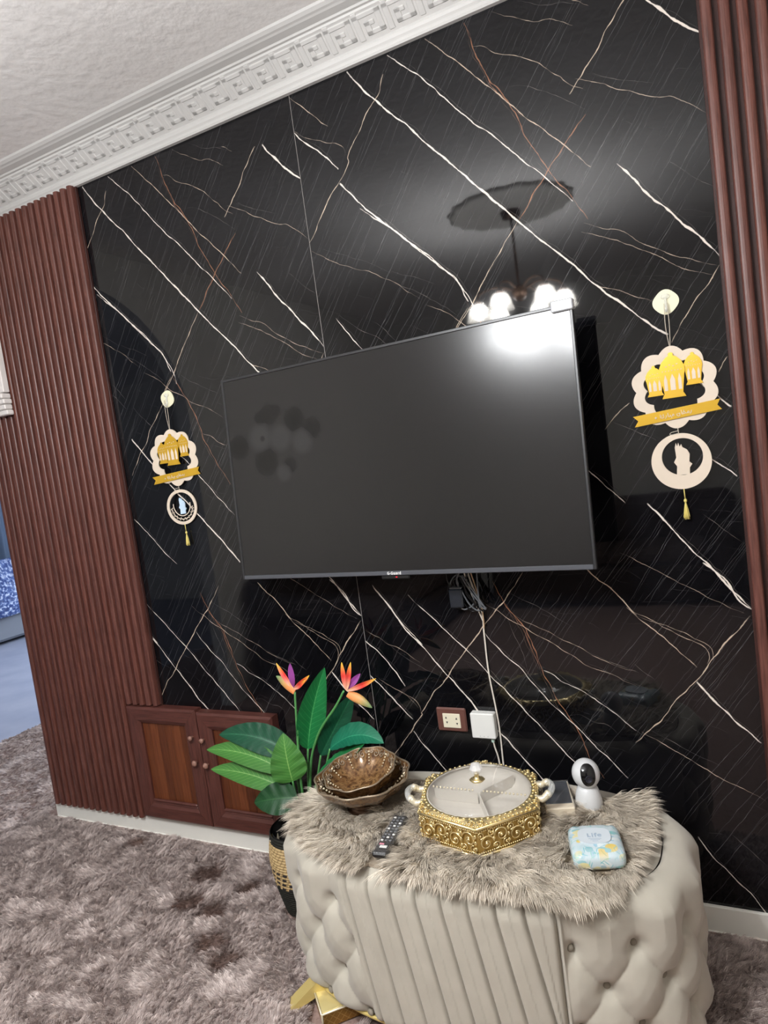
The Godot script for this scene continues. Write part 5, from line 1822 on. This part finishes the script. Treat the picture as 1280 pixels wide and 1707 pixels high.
# ---------------------------------------------------------------- materials and the whole
func materials() -> void:
	var grain := noise_tex(0.02, [c8(66, 36, 29), c8(92, 54, 46), c8(110, 68, 59), c8(82, 46, 38)], 3, 512, 5)
	for k in 3:
		M["wood%d" % k] = textured(grain, Vector3(9, 0.55, 9), 0.42)
		M["wood%d" % k].uv1_offset = Vector3(k * 0.31, k * 0.2, 0)
		M["wood%d" % k].albedo_color = [Color(1, 1, 1), Color(0.94, 0.93, 0.93), Color(1.0, 0.97, 0.95)][k]
	M.wood_dark = textured(grain, Vector3(9, 0.55, 9), 0.5)
	M.wood_dark.albedo_color = Color(0.6, 0.55, 0.55)
	M.wood_frame = textured(grain, Vector3(0.6, 9, 9), 0.4)
	M.wood_frame.albedo_color = Color(0.88, 0.84, 0.84)
	M.wood_stile = textured(grain, Vector3(9, 0.6, 9), 0.4)
	M.wood_stile.albedo_color = Color(0.88, 0.84, 0.84)
	var gold_grain := noise_tex(0.02, [c8(84, 40, 22), c8(118, 62, 34), c8(134, 76, 42), c8(100, 50, 28)], 8, 512, 5)
	for k in 3:
		M["plank%d" % k] = textured(gold_grain, Vector3(10, 0.5, 10), 0.45)
		M["plank%d" % k].albedo_color = [Color(0.9, 0.9, 0.9), Color(0.82, 0.81, 0.8), Color(0.74, 0.72, 0.71)][k]
	M.black_edge = mat(c8(16, 16, 18), 0.2)
	M.seam = mat(c8(150, 146, 142), 0.6)
	M.plaster_bright = mat(c8(236, 230, 226), 0.6)
	M.grout = mat(c8(150, 146, 142), 0.8)
	M.wall = textured(noise_tex(0.03, [c8(196, 192, 184), c8(206, 202, 194)], 4), Vector3(1, 1, 1), 0.85)
	M.wall_blue = mat(c8(150, 158, 172), 0.85)
	M.floor_pale = textured(noise_tex(0.015, [c8(150, 156, 176), c8(170, 174, 190)], 6), Vector3(0.5, 0.5, 0.5), 0.8)
	var trowel := noise_tex(0.022, [], 17, 512, 5, true, 4.0)
	M.ceiling = mat(c8(244, 241, 238), 0.9)
	M.ceiling.normal_enabled = true
	M.ceiling.normal_texture = trowel
	M.ceiling.normal_scale = 0.35
	M.ceiling.uv1_triplanar = true
	M.ceiling.uv1_world_triplanar = true
	M.ceiling.uv1_scale = Vector3(1.3, 1.3, 1.3)
	M.plaster_white = mat(c8(200, 198, 195), 0.6)
	M.cream = mat(c8(244, 242, 234), 0.5)
	M.knob = mat(c8(150, 112, 98), 0.25)
	M.tv_bezel = mat(c8(40, 40, 42), 0.35)
	M.tv_lip = mat(c8(84, 86, 92), 0.35, 0.3)
	M.black_plastic = mat(c8(14, 14, 15), 0.45)
	M.black_gloss = mat(c8(10, 10, 12), 0.12)
	M.adapter = mat(c8(36, 40, 47), 0.3)
	M.black_cloth = mat(c8(18, 16, 15), 0.9)
	M.grey_plastic = mat(c8(92, 94, 98), 0.4)
	M.guard = mat(c8(176, 178, 182), 0.3)
	M.logo = mat(c8(225, 225, 225), 0.4)
	M.red_led = mat(c8(200, 20, 40), 0.4)
	M.red_led.emission_enabled = true
	M.red_led.emission = Color(1.0, 0.06, 0.16)
	M.red_led.emission_energy_multiplier = 0.9
	M.string = mat(c8(190, 180, 164), 0.9)
	M.card = mat(c8(214, 199, 181), 0.6)
	M.gold_card = mat(c8(202, 160, 44), 0.28, 0.45)
	M.pale_blue = mat(c8(190, 212, 232), 0.35)
	M.tassel = mat(c8(226, 208, 120), 0.6)
	M.hook_pad = mat(c8(226, 222, 192), 0.4)
	M.clear_plastic = mat(Color(0.95, 0.96, 0.95, 0.3), 0.06)
	M.clear_plastic.transparency = BaseMaterial3D.TRANSPARENCY_ALPHA
	M.brown_plastic = mat(c8(104, 68, 60), 0.35)
	M.ivory = mat(c8(232, 224, 200), 0.35)
	M.white_plastic = mat(c8(228, 228, 224), 0.4)
	M.white_gloss = mat(c8(206, 207, 208), 0.25)
	M.grey_dot = mat(c8(120, 140, 130), 0.4)
	M.pale_green = mat(c8(190, 216, 204), 0.4)
	M.white_cable = mat(c8(222, 214, 202), 0.5)
	M.tan_cable = mat(c8(190, 160, 128), 0.5)
	M.velvet = textured(noise_tex(0.012, [c8(171, 165, 152), c8(183, 177, 164)], 12), Vector3(2, 2, 2), 0.85, 0.0, false)
	M.velvet.rim_enabled = true
	M.velvet.rim = 0.35
	M.velvet_dark = mat(c8(138, 131, 118), 0.85)
	M.gold_plate = mat(c8(222, 200, 126), 0.35, 0.35)
	M.gold_foil = mat(c8(226, 210, 150), 0.25, 0.4)
	M.gold_foil.normal_enabled = true
	M.gold_foil.normal_texture = noise_tex(0.015, [], 61, 256, 2, true, 2.5)
	M.gold_foil.uv1_triplanar = true
	M.gold_foil.uv1_scale = Vector3(5, 5, 5)
	M.gold_quilt = quilt()
	M.pale_gold = mat(c8(232, 222, 196), 0.3, 0.4)
	M.gold = mat(c8(234, 213, 158), 0.26, 0.85)
	M.gold_dark = mat(c8(186, 154, 88), 0.4, 0.6)
	M.fur_hide = mat(c8(150, 137, 120), 0.95)
	M.fur = mat(Color.WHITE, 0.8)
	M.fur.vertex_color_use_as_albedo = true
	M.fur.cull_mode = BaseMaterial3D.CULL_DISABLED
	M.carpet_back = textured(noise_tex(0.05, [c8(110, 88, 80), c8(150, 128, 120), c8(130, 108, 102)], 14, 256), Vector3(3, 3, 3), 0.95)
	M.weave = mat(Color.WHITE, 0.75)
	M.weave.vertex_color_use_as_albedo = true
	M.straw = mat(c8(176, 164, 140), 0.8)
	M.leaf_a = leaf_mat(c8(24, 112, 58), c8(110, 180, 110))
	M.leaf_b = leaf_mat(c8(14, 72, 48), c8(56, 124, 84))
	M.leaf_c = leaf_mat(c8(22, 106, 78), c8(84, 160, 120))
	M.leaf_d = leaf_mat(c8(66, 122, 52), c8(168, 196, 120))
	M.leaf_e = leaf_mat(c8(24, 66, 34), c8(70, 112, 66))
	M.stem = mat(c8(78, 138, 76), 0.5)
	M.sepal = petal_mat(c8(236, 196, 160), c8(206, 48, 44), c8(246, 200, 66))
	M.purple = petal_mat(c8(120, 50, 110), c8(140, 58, 140), c8(120, 50, 120))
	M.sheath = petal_mat(c8(236, 140, 80), c8(190, 150, 90), c8(96, 130, 86))
	var bz := noise_tex(0.02, [c8(34, 22, 17), c8(92, 62, 38), c8(150, 116, 76), c8(50, 32, 22)], 23, 256, 4)
	M.bronze = textured(bz, Vector3(9, 9, 9), 0.16, 0.15, false)
	M.bronze_dark = mat(c8(86, 62, 44), 0.3, 0.6)
	M.bronze_light = mat(c8(150, 134, 114), 0.3, 0.5)
	M.pearl = mat(c8(236, 222, 190), 0.25, 0.2)
	M.frost = mat(c8(198, 192, 182), 0.5)
	M.lid_glass = glass(Color(0.92, 0.9, 0.87), 0.13)
	M.crystal = mat(Color(1, 1, 1, 0.4), 0.03)
	M.crystal.transparency = BaseMaterial3D.TRANSPARENCY_ALPHA
	M.crystal.metallic_specular = 0.9
	M.cream_box = mat(c8(222, 208, 184), 0.4)
	M.dark_glass = mat(c8(34, 40, 50), 0.12)
	M.film = glass(Color(1, 1, 1), 0.045)
	M.lens = mat(c8(30, 30, 40), 0.08)
	M.white_lid = mat(c8(200, 208, 214), 0.35)
	M.ink = mat(c8(150, 166, 182), 0.5)
	M.pink = mat(c8(206, 120, 140), 0.4)
	M.rose = mat(c8(170, 166, 160), 0.6)
	M.shade_glass = glass(Color(1.0, 0.97, 0.92), 0.18)
	M.bulb = mat(Color.WHITE, 0.4)
	M.bulb.emission_enabled = true
	M.bulb.emission = Color(0.98, 0.99, 1.0)
	M.bulb.emission_energy_multiplier = BULB_GLOW
	M.day_pane = mat(Color.WHITE, 0.4)
	M.day_pane.emission_enabled = true
	M.day_pane.emission = Color(0.8, 0.9, 1.0)
	M.day_pane.emission_energy_multiplier = 1.5
	M.sofa_grey = mat(c8(120, 124, 132), 0.9)
	M.sofa_brown = mat(c8(50, 38, 34), 0.8)
	M.sofa_brown2 = mat(c8(64, 50, 44), 0.8)
	M.curtain_blue = mat(c8(96, 112, 136), 0.85)
	M.curtain_navy = mat(c8(24, 32, 50), 0.8)
	M.blanket = textured(noise_tex(0.045, [c8(30, 42, 84), c8(40, 56, 104), c8(70, 90, 140), c8(196, 204, 222), c8(214, 220, 232)], 41, 256, 3), Vector3(1.8, 1.8, 1.8), 0.9)

func quilt() -> StandardMaterial3D:
	var n := 128
	var im := Image.create(n, n, false, Image.FORMAT_RGB8)
	for j in n:
		for i in n:
			var u := fposmod((i + j) / 32.0, 1.0)
			var v := fposmod((i - j) / 32.0, 1.0)
			var seam := minf(minf(u, 1 - u), minf(v, 1 - v))
			im.set_pixel(i, j, c8(150, 112, 56).lerp(c8(226, 196, 130), clampf(1 - seam / 0.06, 0, 1) * (0.5 + 0.5 * float((i / 2 + j / 3) % 2))))
	var m := mat(Color.WHITE, 0.35, 0.6)
	m.albedo_texture = ImageTexture.create_from_image(im)
	m.uv1_triplanar = true
	m.uv1_scale = Vector3(12, 12, 12)
	return m
